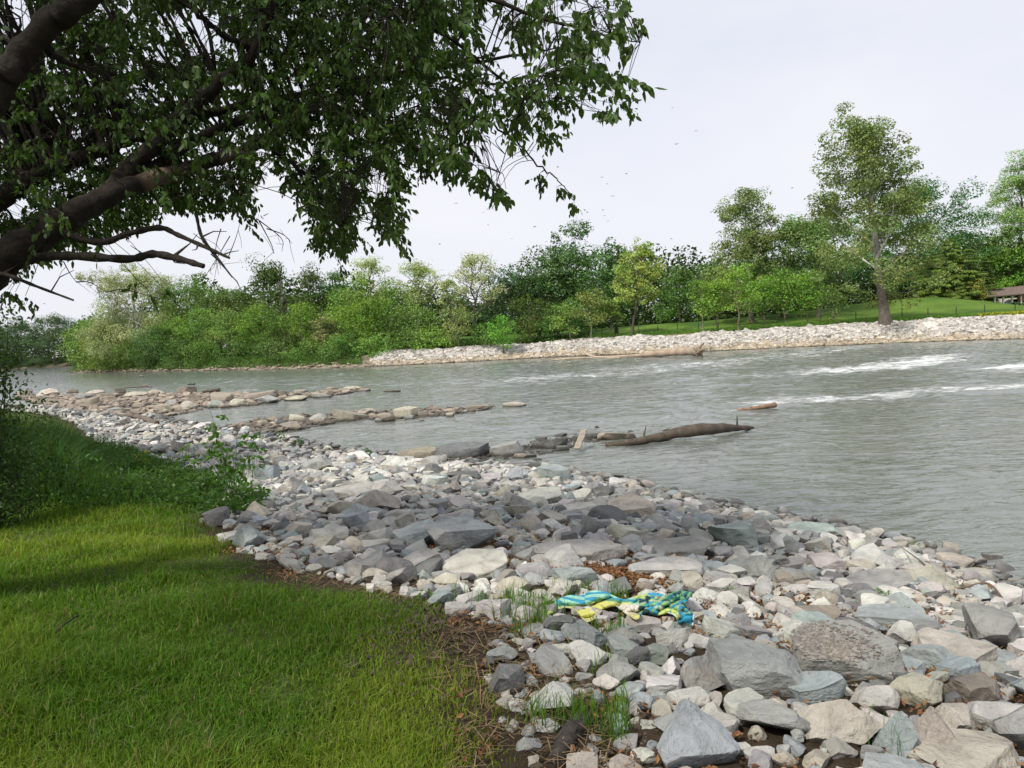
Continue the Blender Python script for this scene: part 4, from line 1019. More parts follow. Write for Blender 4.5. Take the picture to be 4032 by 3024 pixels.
# small weeds among the riprap near the bend
# ------------------------------------------------------------------ the overhanging tree in the foreground
def PW(l):       # px, py, depth, radius -> world rows
    a = np.array(l, float); P = at_depth(a[:, 0], a[:, 1], a[:, 2]); return np.hstack([P, a[:, 3:4]*np.where(a[:, 3:4] > .1, .78, .9)])
ft_base = np.array([-5.6, 5.0, float(zground(-5.6, 5.0))])
ft = empty('overhanging_tree', ft_base, 'large dark leafy tree leaning over the river from the left edge', 'tree')
LIMBS = [
 [(-500,1500,5.15,.26),(-300,1280,5.2,.22),(-90,1110,5.25,.19),(40,1005,5.3,.165),(200,905,5.4,.145),(361,805,5.5,.125),(550,725,5.7,.095),(723,672,5.9,.078),(868,618,6.1,.07),(1012,571,6.2,.065),(1229,425,6.5,.055),(1400,347,6.7,.048),(1600,285,6.9,.036),(1900,240,7.1,.022),(2200,190,7.3,.008)],
 [(-700,1250,5.6,.17),(-300,920,5.9,.13),(0,788,6.0,.10),(108,712,6.1,.085),(289,632,6.2,.075),(470,560,6.3,.065),(629,515,6.4,.06),(723,480,6.5,.055),(940,412,6.7,.045),(1157,376,6.9,.038),(1400,310,7.1,.028),(1700,240,7.3,.018),(2000,230,7.6,.008)],
 [(420,775,5.6,.09),(506,672,5.7,.085),(615,564,5.8,.078),(723,455,5.9,.07),(850,340,5.9,.06),(1000,200,5.9,.05),(1060,20,5.9,.04),(1100,-250,5.9,.03)],
 [(480,750,5.65,.07),(640,640,5.9,.065),(790,545,6.1,.055),(940,480,6.3,.05),(1085,440,6.5,.04),(1300,440,6.8,.03),(1500,480,7.0,.015)],
 [(-900,1700,4.9,.2),(-420,900,4.7,.16),(-120,480,4.6,.145),(0,330,4.6,.125),(60,240,4.6,.12),(145,140,4.6,.11),(289,20,4.6,.10),(420,-100,4.6,.09),(700,-420,4.5,.06)],
 [(145,150,4.6,.05),(217,215,4.8,.03),(300,262,5.0,.02)],
 [(0,148,4.9,.02),(72,172,4.8,.018),(150,205,4.8,.012)],
 [(680,-20,5.5,.02),(790,60,5.6,.022),(905,150,5.8,.03),(985,180,5.9,.03)],
 [(1012,571,6.2,.035),(1085,600,6.3,.028),(1229,720,6.4,.02),(1338,904,6.5,.008)],
 [(1400,347,6.7,.035),(1500,380,6.8,.028),(1640,300,6.9,.02),(1900,330,7.1,.016),(2100,300,7.2,.01),(2350,250,7.2,.006)],
 [(1060,20,5.9,.03),(1300,-20,6.0,.028),(1600,60,6.1,.024),(1800,170,6.2,.018),(2030,350,6.3,.012),(2180,420,6.4,.006)],
 [(1500,-150,5.4,.03),(1850,-40,5.3,.024),(2100,60,5.2,.016),(2330,130,5.1,.010),(2520,170,5.0,.005)],
 'UP', [(1100,-250,5.9,.03),(1500,-350,5.6,.03),(1900,-240,5.2,.02),(2250,-60,5.0,.01)],
 [(2023,549,6.3,.010),(2131,662,6.3,.009),(2182,694,6.3,.007),(2225,745,6.3,.005),(2254,785,6.3,.003)],
 [(1700,420,6.6,.014),(1900,470,6.5,.012),(2023,549,6.3,.010)],
]
DEADL = [
 [(120,1020,5.35,.05),(166,1012,5.3,.043),(300,1008,5.3,.04),(506,1020,5.2,.036),(600,1000,5.15,.034),(700,1018,5.1,.03),(802,1048,5.05,.022)],
 [(240,900,5.4,.04),(289,933,5.35,.034),(405,954,5.3,.03),(506,920,5.3,.028),(629,897,5.2,.025),(700,925,5.15,.022),(831,983,5.1,.018),(904,1016,5.05,.012)],
 [(774,850,5.2,.014),(795,933,5.2,.016),(853,1012,5.1,.013),(915,1092,5.05,.005)],
 [(-20,1075,5.2,.022),(36,1085,5.15,.018),(145,1128,5.05,.014),(289,1182,4.95,.008)],
 [(1250,405,6.5,.028),(1300,419,6.5,.026),(1488,484,6.3,.020),(1567,549,6.2,.016),(1647,593,6.15,.012),(1719,600,6.1,.008)],
 [(1330,480,6.3,.018),(1420,560,6.2,.014),(1500,600,6.1,.010),(1640,680,6.0,.003)],
]
mb = MB(); bc = np.array((.034, .027, .021)); limbpts = []
tr = smooth_path(np.array([[-5.6, 5.0, ft_base[2]-.2, .42], [-5.3, 5.0, .7, .33], [-4.9, 5.05, 1.3, .29], *PW(LIMBS[0][:2])]), 6); tube(mb, tr[:, :3], tr[:, 3], 14, bc, rough=.2)
tr = smooth_path(np.array([[-5.5, 4.95, .3, .3], [-5.3, 4.85, 1.6, .26], [-4.8, 4.8, 2.6, .2], PW(LIMBS[4][1:2])[0]]), 6); tube(mb, tr[:, :3], tr[:, 3], 12, bc, rough=.2)
tr = smooth_path(np.array([[-5.2, 5.0, .9, .22], [-4.9, 5.3, 1.7, .19], PW(LIMBS[1][1:2])[0]]), 6); tube(mb, tr[:, :3], tr[:, 3], 12, bc, rough=.2)
LIMBS.remove('UP')
UPL = [[(-5.0,4.9,1.9,.2),(-5.0,4.2,3.8,.17),(-4.8,3.2,5.8,.13),(-4.2,2.2,7.6,.09),(-3.4,1.6,9.6,.04)],[(-4.8,3.2,5.8,.09),(-3.2,2.8,7.4,.07),(-1.2,2.4,8.5,.04),(1.4,2.0,9.3,.015)],[(-4.2,2.2,7.6,.07),(-5.8,3.4,8.8,.05),(-7.4,4.2,9.5,.02)],
 [(-3.2,2.8,7.4,.06),(-2.4,4.4,8.4,.04),(-1.4,6.0,9.2,.015)],[(-5.0,4.2,3.8,.14),(-4.6,1.6,5.2,.11),(-4.0,0,6.0,.08),(-3.2,-2,6.3,.03)],[(-4.6,1.6,5.2,.09),(-2.6,.4,6.0,.06),(-.6,-.6,6.3,.03)],[(-4.6,1.6,5.2,.06),(-6.2,-.4,6.2,.04),(-7.8,-1.6,6.5,.015)]]
for u_ in UPL:
    Q = smooth_path(np.array(u_), 6); tube(mb, Q[:, :3], Q[:, 3], 10, bc, rough=.2); limbpts.append(Q)
for i, l in enumerate(LIMBS):
    Q = smooth_path(PW(l)[(1 if i in (1, 4) else 0):], 6); g = np.random.default_rng(i)
    R = Q[:, 3]*(1+.04*np.sin(np.arange(len(Q))*1.1+i))*np.where(Q[:, 3] < .1, .85, .95); c = np.tile(bc, (len(Q), 1))
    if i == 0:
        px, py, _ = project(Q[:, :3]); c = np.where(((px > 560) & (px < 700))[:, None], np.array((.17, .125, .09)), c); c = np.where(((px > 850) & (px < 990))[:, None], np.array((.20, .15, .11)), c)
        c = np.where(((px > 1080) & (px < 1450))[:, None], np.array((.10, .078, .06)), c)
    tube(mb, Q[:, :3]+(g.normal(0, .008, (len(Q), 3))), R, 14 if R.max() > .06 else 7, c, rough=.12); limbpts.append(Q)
mb.build('trunk', M['bark'], parent=ft, smooth=True)
for i, l in enumerate(DEADL):
    mb = MB(); Q = smooth_path(PW(l), 5); R = Q[:, 3]*(1+.15*np.sin(np.arange(len(Q))*2.3)); tube(mb, Q[:, :3], R*.85, 8, np.array((.04, .032, .026)), rough=.15)
    g = np.random.default_rng(50+i)
    for _ in range(3):
        q = Q[g.integers(3, len(Q)-1)]; e = q[:3]+np.array([g.uniform(-.1, .2), g.normal(0, .1), g.uniform(-.12, .16)]); tube(mb, np.array([q[:3], (q[:3]+e)/2+g.normal(0, .02, 3), e]), [q[3]*.5, .004, .002], 5, np.array((.075, .06, .047)))
    mb.build('dead_branch', M['bark'], parent=ft, smooth=True)
ALL = np.vstack(limbpts); ALL = ALL[ALL[:, 3] < .11]
OUT = [(2300,0),(2450,-60),(2560,70),(2540,190),(2400,250),(2530,300),(2540,420),(2470,490),(2300,470),(2260,540),(2200,600),(2080,550),(1990,610),(1900,570),(1960,700),(2070,790),(2000,820),(1860,740),(1700,690),(1650,640),
       (1560,620),(1620,720),(1620,880),(1590,970),(1500,950),(1460,850),(1390,850),(1420,970),(1340,1040),(1250,980),(1200,830),(1090,690),(1000,720),(960,850),(860,850),(700,850),(560,880),(400,940),(250,1020),(120,1060),
       (0,1100),(-350,1150),(-450,-400),(2300,-400)]
HOLES = [(330,1000,110,50),(560,620,60,40),(180,480,70,50),(120,640,60,50),(420,420,50,40),(880,640,80,40),(40,800,60,60),(620,200,60,50),(1480,700,60,60),(1900,420,50,50),(2100,250,60,40),(740,60,150,70),(820,150,110,60),(60,60,140,90),(150,230,60,60),(1560,420,60,30),(1180,620,60,40),(2350,200,60,50),(30,940,90,50),(350,300,50,40)]
def leaflets(mb, P, D, Ln, W, g, col):
    """pointed leaflets at P along D (unit), folded on the midrib"""
    n = len(P); side = np.cross(D, g.normal(size=(n, 3))); side /= np.linalg.norm(side, axis=1)[:, None]; up = np.cross(side, D)
    L = Ln[:, None]; w = W[:, None]
    cup = g.uniform(-.05, .35, n)[:, None]*w
    V = np.stack([P, P+D*L*.33+side*w*.5+up*cup, P+D*L*.33-side*w*.5+up*cup, P+D*L*.68+side*w*.38+up*cup*.6, P+D*L*.68-side*w*.38+up*cup*.6, P+D*L*.5-up*cup*.2, P+D*L-up*L*.1*g.uniform(-1, 1, n)[:, None]], 1)
    f = np.array([[0, 1, 5], [0, 5, 2], [1, 3, 5], [5, 4, 2], [3, 6, 5], [5, 6, 4]]); F = (f[None]+(np.arange(n)*7)[:, None, None]).reshape(-1, 3)
    c = np.array(col)[None]*(1+g.uniform(-.3, .3, (n, 1)))*(1+g.normal(0, .06, (n, 3))); mb.add(V.reshape(-1, 3), F, np.repeat(np.clip(c, .002, 1), 7, 0))
g = np.random.default_rng(4)
pts = []; outpoly = np.array(OUT, float); outpoly[:, 0] -= np.where(outpoly[:, 0] > 1500, 45, 0); outpoly[:, 1] -= np.where(outpoly[:, 1] > 400, 38, 0)
while len(pts) < 8300:
    px, py = g.uniform(-420, 2560), g.uniform(-380, 1150)
    if not inpoly(np.array([px]), np.array([py]), outpoly)[0]: continue
    if any(((px-a)/rx)**2+((py-b)/ry)**2 < g.uniform(.5, 1.1) for a, b, rx, ry in HOLES): continue
    near = np.interp(px, [-400, 1200, 2500], [6.6, 6.6, 5.2]); y = near+g.normal(0, .8)+.3
    if fbm(px/130, py/110, y*.9, 3) < np.interp(px, [0, 1500, 1900, 2500], [.40, .36, .48, .50]): continue
    edge = 1.0
    if px > 1700 and g.uniform() < .45: continue
    pts.append(at_depth(px, py, max(4.2, y)))
for a, b, d in ((2255,795,6.3),(2262,800,6.3),(2200,735,6.3),(2190,740,6.3),(2130,680,6.3),(2150,700,6.3),(2120,690,6.3),(540,1105,5.1),(590,1150,5.1),(650,1140,5.1),(660,1130,5.1),(40,1145,5),(60,1150,5),(100,1165,5),(30,1140,5),
                (1225,800,6.2),(1230,870,6.2),(1245,930,6.2),(1255,960,6.2),(1340,1040,6.4),(1580,960,6.6),(1600,970,6.6),(980,820,6),(1000,850,6),(975,880,6),(280,930,5.4),(330,950,5.4),(390,960,5.3)): pts.append(at_depth(a, b, d))
# the part of the crown above and behind the viewer, which shades the bank
_n0 = len(pts)
while len(pts) < _n0+5200:                     # upper crown above the frame; its shade falls on the stones by the water
    x, y, z = g.uniform(-10, .5), g.uniform(1.5, 10), g.uniform(7.0, 11.5)
    if ((x+4.8)/5.0)**2+((y-5.4)/4.2)**2+((z-9)/2.4)**2 > 1 or z < 2.6+.62*y or fbm(x*.5, y*.5, z*.5, 3) < .42: continue
    pts.append(np.array([x, y, z]))
_n0 = len(pts)
while len(pts) < _n0+3000:                     # limbs reaching back over the viewer; their shade falls on the near grass
    x, y, z = g.uniform(-9.5, .8), g.uniform(-4.6, 1.5), g.uniform(5.2, 6.9)
    if fbm(x*.55, y*.55, z*.4, 3) < .43: continue
    pts.append(np.array([x, y, z]))
pts = np.array(pts); lf = MB(); tw = MB()
# hubs: secondary branches
hubs = pts[g.choice(len(pts), 620, replace=False)]; hubtree = []
for h in hubs:
    d = np.linalg.norm(ALL[:, :3]-h, axis=1)+.25*(ALL[:, 3] < .006); j = d.argmin(); a = ALL[j, :3]; 
    L_ = np.linalg.norm(h-a); m1 = a+(h-a)*.35+np.array([0, 0, .12*L_])+g.normal(0, .04*L_, 3); m2 = a+(h-a)*.7+np.array([0, 0, .09*L_])+g.normal(0, .04*L_, 3)
    Q = smooth_path([a, m1, m2, h], 4); r0 = min(ALL[j, 3]*.5, .006+.008*L_); tube(tw, Q, np.linspace(r0, .0025, len(Q)), 4, bc*.9, cap=False); hubtree.append(Q[3:])
HT = np.vstack(hubtree+[ALL[ALL[:, 3] < .02][:, :3]])
PP, DD, LL, WW = [], [], [], []
for p in pts:
    d = np.linalg.norm(HT-p, axis=1); j = d.argmin(); a = HT[j]; L_ = d[j]
    if .03 < L_ < 1.6:
        m = (a+p)/2+np.array([0, 0, .12*L_])+g.normal(0, .05*L_, 3); tube(tw, smooth_path([a, m, p], 3), np.linspace(.0035, .0018, 7), 3, bc*.9, cap=False)
    out_ = (p-a)/(L_+1e-6); dirn = out_*.5+g.normal(0, .35, 3)+np.array([.15, 0, -.45]); dirn /= np.linalg.norm(dirn)
    for s_ in range(2 if p[1] > 3.8 and p[2] < 7.3 else 1):
        ln = g.uniform(.09, .17); dr = dirn+g.normal(0, .35, 3); dr /= np.linalg.norm(dr); k = g.integers(4, 7)+(2 if p[0] < -.4 else 0); e = p+dr*ln
        for q in range(k):
            t = (q+.5)/k; b = p+dr*ln*t; dv = dr*.5+g.normal(0, .42, 3)+np.array([0, 0, -.75]); dv /= np.linalg.norm(dv)
            PP.append(b); DD.append(dv); l_ = g.uniform(.034, .082)*(1 if b[0] > -.4 else .8); LL.append(l_); WW.append(l_*g.uniform(.40, .60))
leaflets(lf, np.array(PP), np.array(DD), np.array(LL), np.array(WW), g, (.058, .105, .022))
lf.build('crown', M['leaf'], parent=ft)
# bare thin twigs hanging below the crown
tb = tw
for a, b, c in (((830,1000),(870,1060),5.1),((870,900),(860,1080),5.2),((905,930),(800,1100),5.2),((1010,860),(1110,990),5.4),((1050,900),(1150,960),5.4),((1020,870),(1080,1000),5.4),((900,1010),(950,860),5.1),((250,1030),(300,1110),5.1),((300,1110),(420,1150),5.1),((420,1150),(640,1180),5.0),
                ((1420,640),(1500,700),6.2),((1830,620),(1900,720),6.3),((2100,560),(2060,610),6.3),((60,30),(160,110),4.9),((20,60),(110,20),4.9),((120,140),(180,60),4.9)):
    P0, P1 = at_depth(*a, c), at_depth(*b, c+.1); Q = smooth_path([P0, (P0+P1)/2+g.normal(0, .03, 3), P1], 5); tube(tb, Q, np.linspace(.0045, .0015, len(Q)), 4, bc*1.3, cap=False)
    for _ in range(3):
        q = Q[g.integers(2, len(Q))]; e = q+g.normal(0, .07, 3); tube(tb, np.array([q, (q+e)/2+g.normal(0, .008, 3), e]), [.002, .0015, .001], 3, bc*1.3, cap=False)
tb.build('twigs', M['bark'], parent=ft, smooth=True)
# ------------------------------------------------------------------ driftwood, logs, sticks
def log(name, rows, label, cat, col, rough=.18, sides=12, stubs=0, roots=0, seed=1, z=None, group=None, split=None):
    g = np.random.default_rng(seed); Q = smooth_path(np.array(rows, float), 6); base = Q[:, :3].mean(0); mb = MB()
    c = np.tile(np.array(col), (len(Q), 1))*(1+.15*np.sin(np.arange(len(Q))*1.7))[:, None]
    tube(mb, Q[:, :3], Q[:, 3]*(1+g.normal(0, .03, len(Q))), sides, c, rough=rough)
    for _ in range(stubs):
        q = Q[g.integers(2, len(Q)-2)]; d = g.normal(size=3); d[2] = abs(d[2])*.8; d /= np.linalg.norm(d); L_ = q[3]*g.uniform(2, 4)
        tube(mb, smooth_path([q[:3], q[:3]+d*L_*.6, q[:3]+d*L_+g.normal(0, .1*L_, 3)], 3), np.linspace(q[3]*.35, q[3]*.08, 7), 6, np.array(col)*.8, rough=.2)
    for _ in range(roots):
        q = Q[-1]; d = np.array([.5, 0, 0])+g.normal(0, .8, 3); d /= np.linalg.norm(d); L_ = q[3]*g.uniform(1.0, 2.0)
        tube(mb, smooth_path([q[:3]-d*q[3]*.3, q[:3]+d*L_*.5, q[:3]+d*L_+g.normal(0, .25*L_, 3)], 3), np.linspace(q[3]*.5, q[3]*.12, 7), 7, np.array(col)*.7, rough=.3)
    o = mb.build(name, M['wood'], loc=base, smooth=True); props(o, label, cat, group); return o
def WP(l, z=WZ):  # px,py on the water (+height h) with radius
    r = []
    for px, py, h, rad in l:
        p = on_plane(px, py, z+h); r.append([*p, rad])
    return r
def GP(l):
    r = []
    for px, py, h, rad in l:
        p = ground_hit(px, py)[0]; zt = top_at(p[0], p[1]) if p[1] < 12 else p[2]
        r.append([p[0], p[1], zt+h+rad, rad])
    return r
log('driftwood_log', WP([(2385,1754,.04,.09),(2480,1743,.08,.10),(2580,1724,.14,.12),(2660,1706,.22,.15),(2740,1694,.28,.17),(2820,1688,.26,.15),(2890,1686,.16,.11),(2965,1684,.02,.05)]),
    'long grey-brown driftwood log arching out of the shallow water near the bank', 'log', (.095, .077, .060), stubs=4, rough=.32, seed=3)
log('driftwood_log', WP([(2330,1408,.05,.08),(2480,1402,.12,.17),(2560,1396,.28,.26),(2640,1388,.45,.34),(2700,1384,.52,.38),(2750,1384,.52,.42)]),
    'thick pale drift log with a torn root end at the far riprap', 'log', (.36, .28, .21), roots=16, stubs=1, seed=4, rough=.3)
log('drift_branch', WP([(2300,1385,.5,.10),(2318,1398,.2,.12),(2360,1406,.08,.10),(2440,1408,.05,.07)]), 'thin pale curved branch at the left end of the far drift log', 'branch', (.50, .40, .29), seed=5)
log('drift_branch', WP([(2180,1416,.05,.06),(2240,1412,.1,.08),(2330,1408,.08,.08)]), 'low pale branch floating left of the far drift log', 'branch', (.46, .37, .27), seed=6)
log('drift_branch', WP([(2905,1614,.02,.05),(2960,1608,.09,.07),(3000,1602,.13,.08),(3052,1594,.14,.10)]), 'reddish brown broken branch lying in the rapids', 'branch', (.26, .17, .12), stubs=2, seed=7)
log('drift_branch', WP([(430,1636,.12,.06),(500,1636,.2,.09),(540,1640,.22,.12),(620,1668,.14,.12)]), 'dark dead branch lying across the stones on the left', 'branch', (.15, .12, .10), stubs=3, seed=8)
log('drift_branch', WP([(480,1530,.05,.03),(520,1525,.14,.05),(600,1523,.12,.04)]), 'thin dark branch lying beyond the far line of stones', 'branch', (.10, .085, .07), stubs=3, seed=9)
log('drift_log', WP([(800,1542,.08,.10),(835,1539,.1,.12),(866,1534,.16,.15)]), 'short dark log stranded beyond the far line of stones', 'log', (.09, .075, .06), seed=10)
log('drift_stick', WP([(1511,1541,.03,.04),(1545,1540,.06,.06),(1577,1539,.04,.05)]), 'short dark stick at the right end of the far line of stones', 'stick', (.10, .085, .07), seed=11)
log('drift_stick', WP([(740,1513,.05,.06),(765,1512,.10,.08)]), 'tiny dark stub poking out of the river at the left', 'stub', (.08, .07, .06), seed=12)
log('stick', GP([(470,1718,.05,.03),(520,1716,.08,.035),(592,1709,.1,.03)]), 'black straight stick lying on the shaded grey rocks', 'stick', (.03, .026, .022), seed=13)
log('stick', WP([(2270,1882,.05,.03),(2330,1879,.09,.035),(2388,1880,.05,.03)]), 'brown flat stick at the edge of the water', 'stick', (.20, .14, .09), seed=14)
log('stick', GP([(905,1955,.04,.012),(935,1965,.04,.014),(985,1968,.05,.012),(1080,1958,.05,.008)]), 'light brown curved stick beside the leafy sapling', 'stick', (.30, .20, .13), seed=15)
log('stick', GP([(1455,2078,.05,.010),(1500,2074,.05,.012),(1570,2056,.05,.008)]), 'dark thin stick among the sunlit rocks behind the big faceted boulder', 'stick', (.12, .09, .06), seed=16)
log('stick', GP([(203,2545,.05,.004),(255,2520,.09,.006),(318,2482,.10,.005)]), 'dark twig lying in the lawn grass', 'stick', (.05, .04, .03), seed=17, sides=6)
log('stick', GP([(3550,2222,.04,.005),(3630,2273,.03,.008),(3746,2325,.02,.010),(3886,2348,.02,.012),(3965,2385,.02,.008)]), 'long thin dry twig draped across the right-hand boulders', 'stick', (.17, .13, .10), seed=18, stubs=4)
log('stick', GP([(1320,1995,.04,.010),(1365,1990,.05,.010),(1420,2000,.05,.008)]), 'short brown stick on the tan ridge boulder', 'stick', (.22, .16, .10), seed=19)
log('stick', GP([(860,2060,.03,.010),(900,2075,.03,.012),(940,2080,.03,.008)]), 'small dead stick at the grass edge near the brown rock', 'stick', (.22, .17, .12), seed=20)
log('bark_log', GP([(2190,3010,-.03,.040),(2225,2940,-.035,.045),(2270,2870,-.03,.042),(2325,2800,-.04,.034)]), 'old dark bark-covered log half buried in soil and straw at the bottom', 'log', (.07, .06, .052), rough=.7, seed=21, stubs=1)
log('stick', GP([(1920,1790,.05,.012),(1990,1775,.1,.012),(2060,1768,.12,.006)]), 'thin dark drift stick resting behind the near line of stones', 'stick', (.05, .04, .035), seed=22)
# the plank
a = on_plane(2272, 1768, WZ+.12); b = on_plane(2290, 1702, WZ+.55); a = a[:3]; b = np.array([a[0]+.26, a[1]+.75, a[2]+.36])
d = b-a; Lp = np.linalg.norm(d); d /= Lp; s_ = np.cross(d, [0, 0, 1]); s_ /= np.linalg.norm(s_); u = np.cross(s_, d)
bm = bmesh.new(); ns = 10
for i in range(ns+1):
    for (p, q) in ((-1, -1), (1, -1), (1, 1), (-1, 1)):
        v = a+d*Lp*i/ns*1.05+s_*p*.085*(1+.05*math.sin(i*1.3))+u*(q*.022+.012*math.sin(i*.7)); bm.verts.new(v)
bm.verts.ensure_lookup_table()
for i in range(ns):
    for j in range(4): bm.faces.new([bm.verts[i*4+j], bm.verts[i*4+(j+1) % 4], bm.verts[i*4+4+(j+1) % 4], bm.verts[i*4+4+j]])
bm.faces.new([bm.verts[j] for j in (3, 2, 1, 0)]); bm.faces.new([bm.verts[ns*4+j] for j in (0, 1, 2, 3)])
bmesh.ops.bevel(bm, geom=[e for e in bm.edges if abs((e.verts[0].co-e.verts[1].co).normalized().dot(Vector(d))) > .9], offset=.005, segments=1, affect='EDGES')
PV = np.array([v.co[:] for v in bm.verts]); Pq = [[v.index for v in f.verts] for f in bm.faces]; bm.verts.index_update()
Pq = [[v.index for v in f.verts] for f in bm.faces]; mbp = MB(); mbp.add(PV, np.array([f[:3] for f in Pq]), (.30, .265, .21)); mbp.T = [np.array([[f[0], f[i], f[i+1]] for f in Pq for i in range(1, len(f)-1)])]
o = mbp.build('plank', M['wood'], loc=a); props(o, 'weathered wooden plank propped upright between stones in the shallow water', 'plank'); bm.free()

# ------------------------------------------------------------------ the towel
TOPC = [(300,430),(330,375),(450,290),(560,265),(640,275),(720,240),(800,215),(950,240),(1070,300),(1150,312),(1280,268),(1440,240),(1540,255),(1600,262),(1700,222),(1840,228),(1850,250),(1760,300),(1810,400),(1890,480)]
BOTC = [(290,475),(340,455),(480,400),(600,430),(680,530),(740,555),(830,505),(900,420),(1000,378),(1090,420),(1150,470),(1260,530),(1290,475),(1370,470),(1500,480),(1600,455),(1690,500),(1730,590),(1800,585),(1880,600)]
NU, NV = 260, 90
def curve(l, u):
    q = smooth_path(np.array(l, float), 8); t = np.linspace(0, 1, len(q)); return np.stack([np.interp(u, t, q[:, 0]), np.interp(u, t, q[:, 1])], -1)
u = np.linspace(0, 1, NU); A, B = curve(TOPC, u), curve(BOTC, u); v = np.linspace(0, 1, NV)
Q = A[None]*(1-v)[:, None, None]+B[None]*v[:, None, None]; PX = 2050+Q[..., 0]*.3617; PY = 2250+Q[..., 1]*.3617
c0 = ground_hit(2440, 2420)[0]; G = np.zeros((NV, NU, 3)); zt = float(zfast(c0[0], c0[1]))+.13
for _ in range(1):
    G = on_plane(PX.ravel(), PY.ravel(), zt).reshape(NV, NU, 3)
tp = np.array([[top_at(G[i, j, 0], G[i, j, 1]) for j in range(0, NU, 2)] for i in range(0, NV, 2)])
tp = np.repeat(np.repeat(tp, 2, 0), 2, 1)[:NV, :NU]
low = float(zfast(c0[0], c0[1]))+.05
Zs = np.maximum(tp, low)
for _ in range(10):       # cloth bridges hollows: dilate a little, then relax
    Zp = np.pad(Zs, 1, mode='edge'); av = (Zp[:-2, 1:-1]+Zp[2:, 1:-1]+Zp[1:-1, :-2]+Zp[1:-1, 2:])/4; Zs = np.maximum(Zs-.002, av*.9+Zs*.1)
for _ in range(6):
    Zp = np.pad(Zs, 1, mode='edge'); Zs = (Zp[:-2, 1:-1]+Zp[2:, 1:-1]+Zp[1:-1, :-2]+Zp[1:-1, 2:])/4
Zs = np.maximum(Zs, tp)+.018
UU, VV = np.meshgrid(u, v)
x_, y_ = Q[..., 0], Q[..., 1]
right = ss((x_-1050)/200)
fold = .026*np.sin(y_/22+np.sin(x_/160)*2.2+x_/90)*(1-right)+.034*(fbm(x_/85, y_/50, 1, 3)-.5)*2*(.4+right)+.034*np.abs(np.sin(x_/60+y_/40+4*fbm(x_/200, y_/200, 0, 2)))*right
Zs = Zs+fold*ss(VV*6)*ss((1-VV)*6)
G[..., 2] = Zs
# keep the seen outline: slide each point along its own sight line to the new height
dv = G-EYE; dr = ray(PX.ravel(), PY.ravel()).reshape(NV, NU, 3); tt = (Zs-EYE[2])/dr[..., 2]; G = EYE+dr*tt[..., None]
blue, lgrn, yel, cream, teal, dgrn = (.015, .30, .47), (.30, .62, .47), (.66, .66, .14), (.66, .61, .50), (.02, .20, .28), (.16, .38, .16)
yb = np.interp(x_, [290,340,450,560,700,800,850,950,1100,1200,1300], [380,400,395,385,385,335,310,335,350,350,500])      # upper edge of the yellow side
st = np.sin((y_-(.25*(x_-600)*(x_ < 700)-.0*(x_)))/9.5+1.4*np.sin(x_/110))
C = np.where((st > .15)[..., None], blue, lgrn)
edge1 = np.abs(y_-(yb-12)) < 7
C = np.where((edge1 & (x_ < 800))[..., None], (.75, .80, .74), C); C = np.where(((np.abs(y_-(yb-16)) < 12) & (x_ >= 800) & (x_ < 1180))[..., None], (.12, .30, .16), C)
isY = (y_ > yb) & (x_ < 1290); C = np.where(isY[..., None], yel, C)
C = np.where((isY & (x_ < 560) & (y_ < 470))[..., None], (.52, .66, .13), C)
hem = (v > .93)[:, None] & isY; C = np.where(hem[..., None], (.58, .54, .22), C)
C = np.where(((y_ > 368) & (x_ > 1060) & (x_ < 1290) & (y_ < 470))[..., None], cream, C)
C = np.where(((x_ > 860) & (x_ < 1080) & (y_ > np.interp(x_, [860,1000,1080], [440,372,400])-0) & isY & (v[:, None] > .8))[..., None], cream, C)
rt = x_ >= 1290-60*(y_ < 350); nz = fbm(x_/60, y_/36, 7, 3); st2 = np.sin(x_/17+y_/10+6*nz)
CR = np.where((st2 > .25)[..., None], (.02, .24, .36), (.24, .44, .17)); CR = np.where((nz > .60)[..., None], (.42, .50, .30), CR)
CR = np.where((((x_ > 1340) & (x_ < 1500) & (y_ > 330)) & (st2 > -.3))[..., None], (.02, .33, .50), CR)
CR = np.where(((x_ > 1150) & (x_ < 1420) & (y_ < 300))[..., None], (.48, .60, .18), CR)
CR = np.where(((x_ > 1380) & (x_ < 1560) & (y_ < 262+20*nz))[..., None], (.03, .36, .56), CR)
CR = np.where(((x_ > 1580) & (x_ < 1860) & (y_ < 320))[..., None], np.where((st2 > .1)[..., None], (.01, .16, .20), (.14, .36, .16)), CR)
CR = np.where(((x_ > 1500) & (x_ < 1720) & (y_ > 415))[..., None], np.where((np.abs(x_-1640) < 7)[..., None], (.02, .30, .40), (.55, .66, .16)), CR)
CR = np.where(((x_ > 1740) & (y_ > 470))[..., None], (.015, .42, .62), CR)
CR = np.where((((x_ > 1720) & (y_ <= 480) & (y_ > 320)) & (st2 > -.1))[..., None], (.02, .28, .42), CR)
hemr = ((v > .965)[:, None] | (UU > .993)) & (x_ > 1600); CR = np.where(hemr[..., None], (.75, .80, .74), CR)
CR = np.where((nz < .33)[..., None], (.02, .05, .06), CR)
C = np.where(rt[..., None], CR, C)
C = (C*.84+C.mean(-1, keepdims=True)*.10)*(1+.25*(fbm(x_/9, y_/9, 3, 2)-.5))[..., None]
i = np.arange(NV-1)[:, None]*NU; j = np.arange(NU-1)[None]; F = np.stack([i+j, i+NU+j, i+NU+j+1, i+j+1], -1).reshape(-1, 4)
cen = G.reshape(-1, 3).mean(0)
tw_ = mk('beach_towel', G.reshape(-1, 3), F, M['towel'], loc=cen, col=C.reshape(-1, 3), smooth=True)
sm = tw_.modifiers.new('thick', 'SOLIDIFY'); sm.thickness = .007; sm.offset = 1
props(tw_, 'crumpled blue, green and yellow striped beach towel lying over the rocks', 'towel')

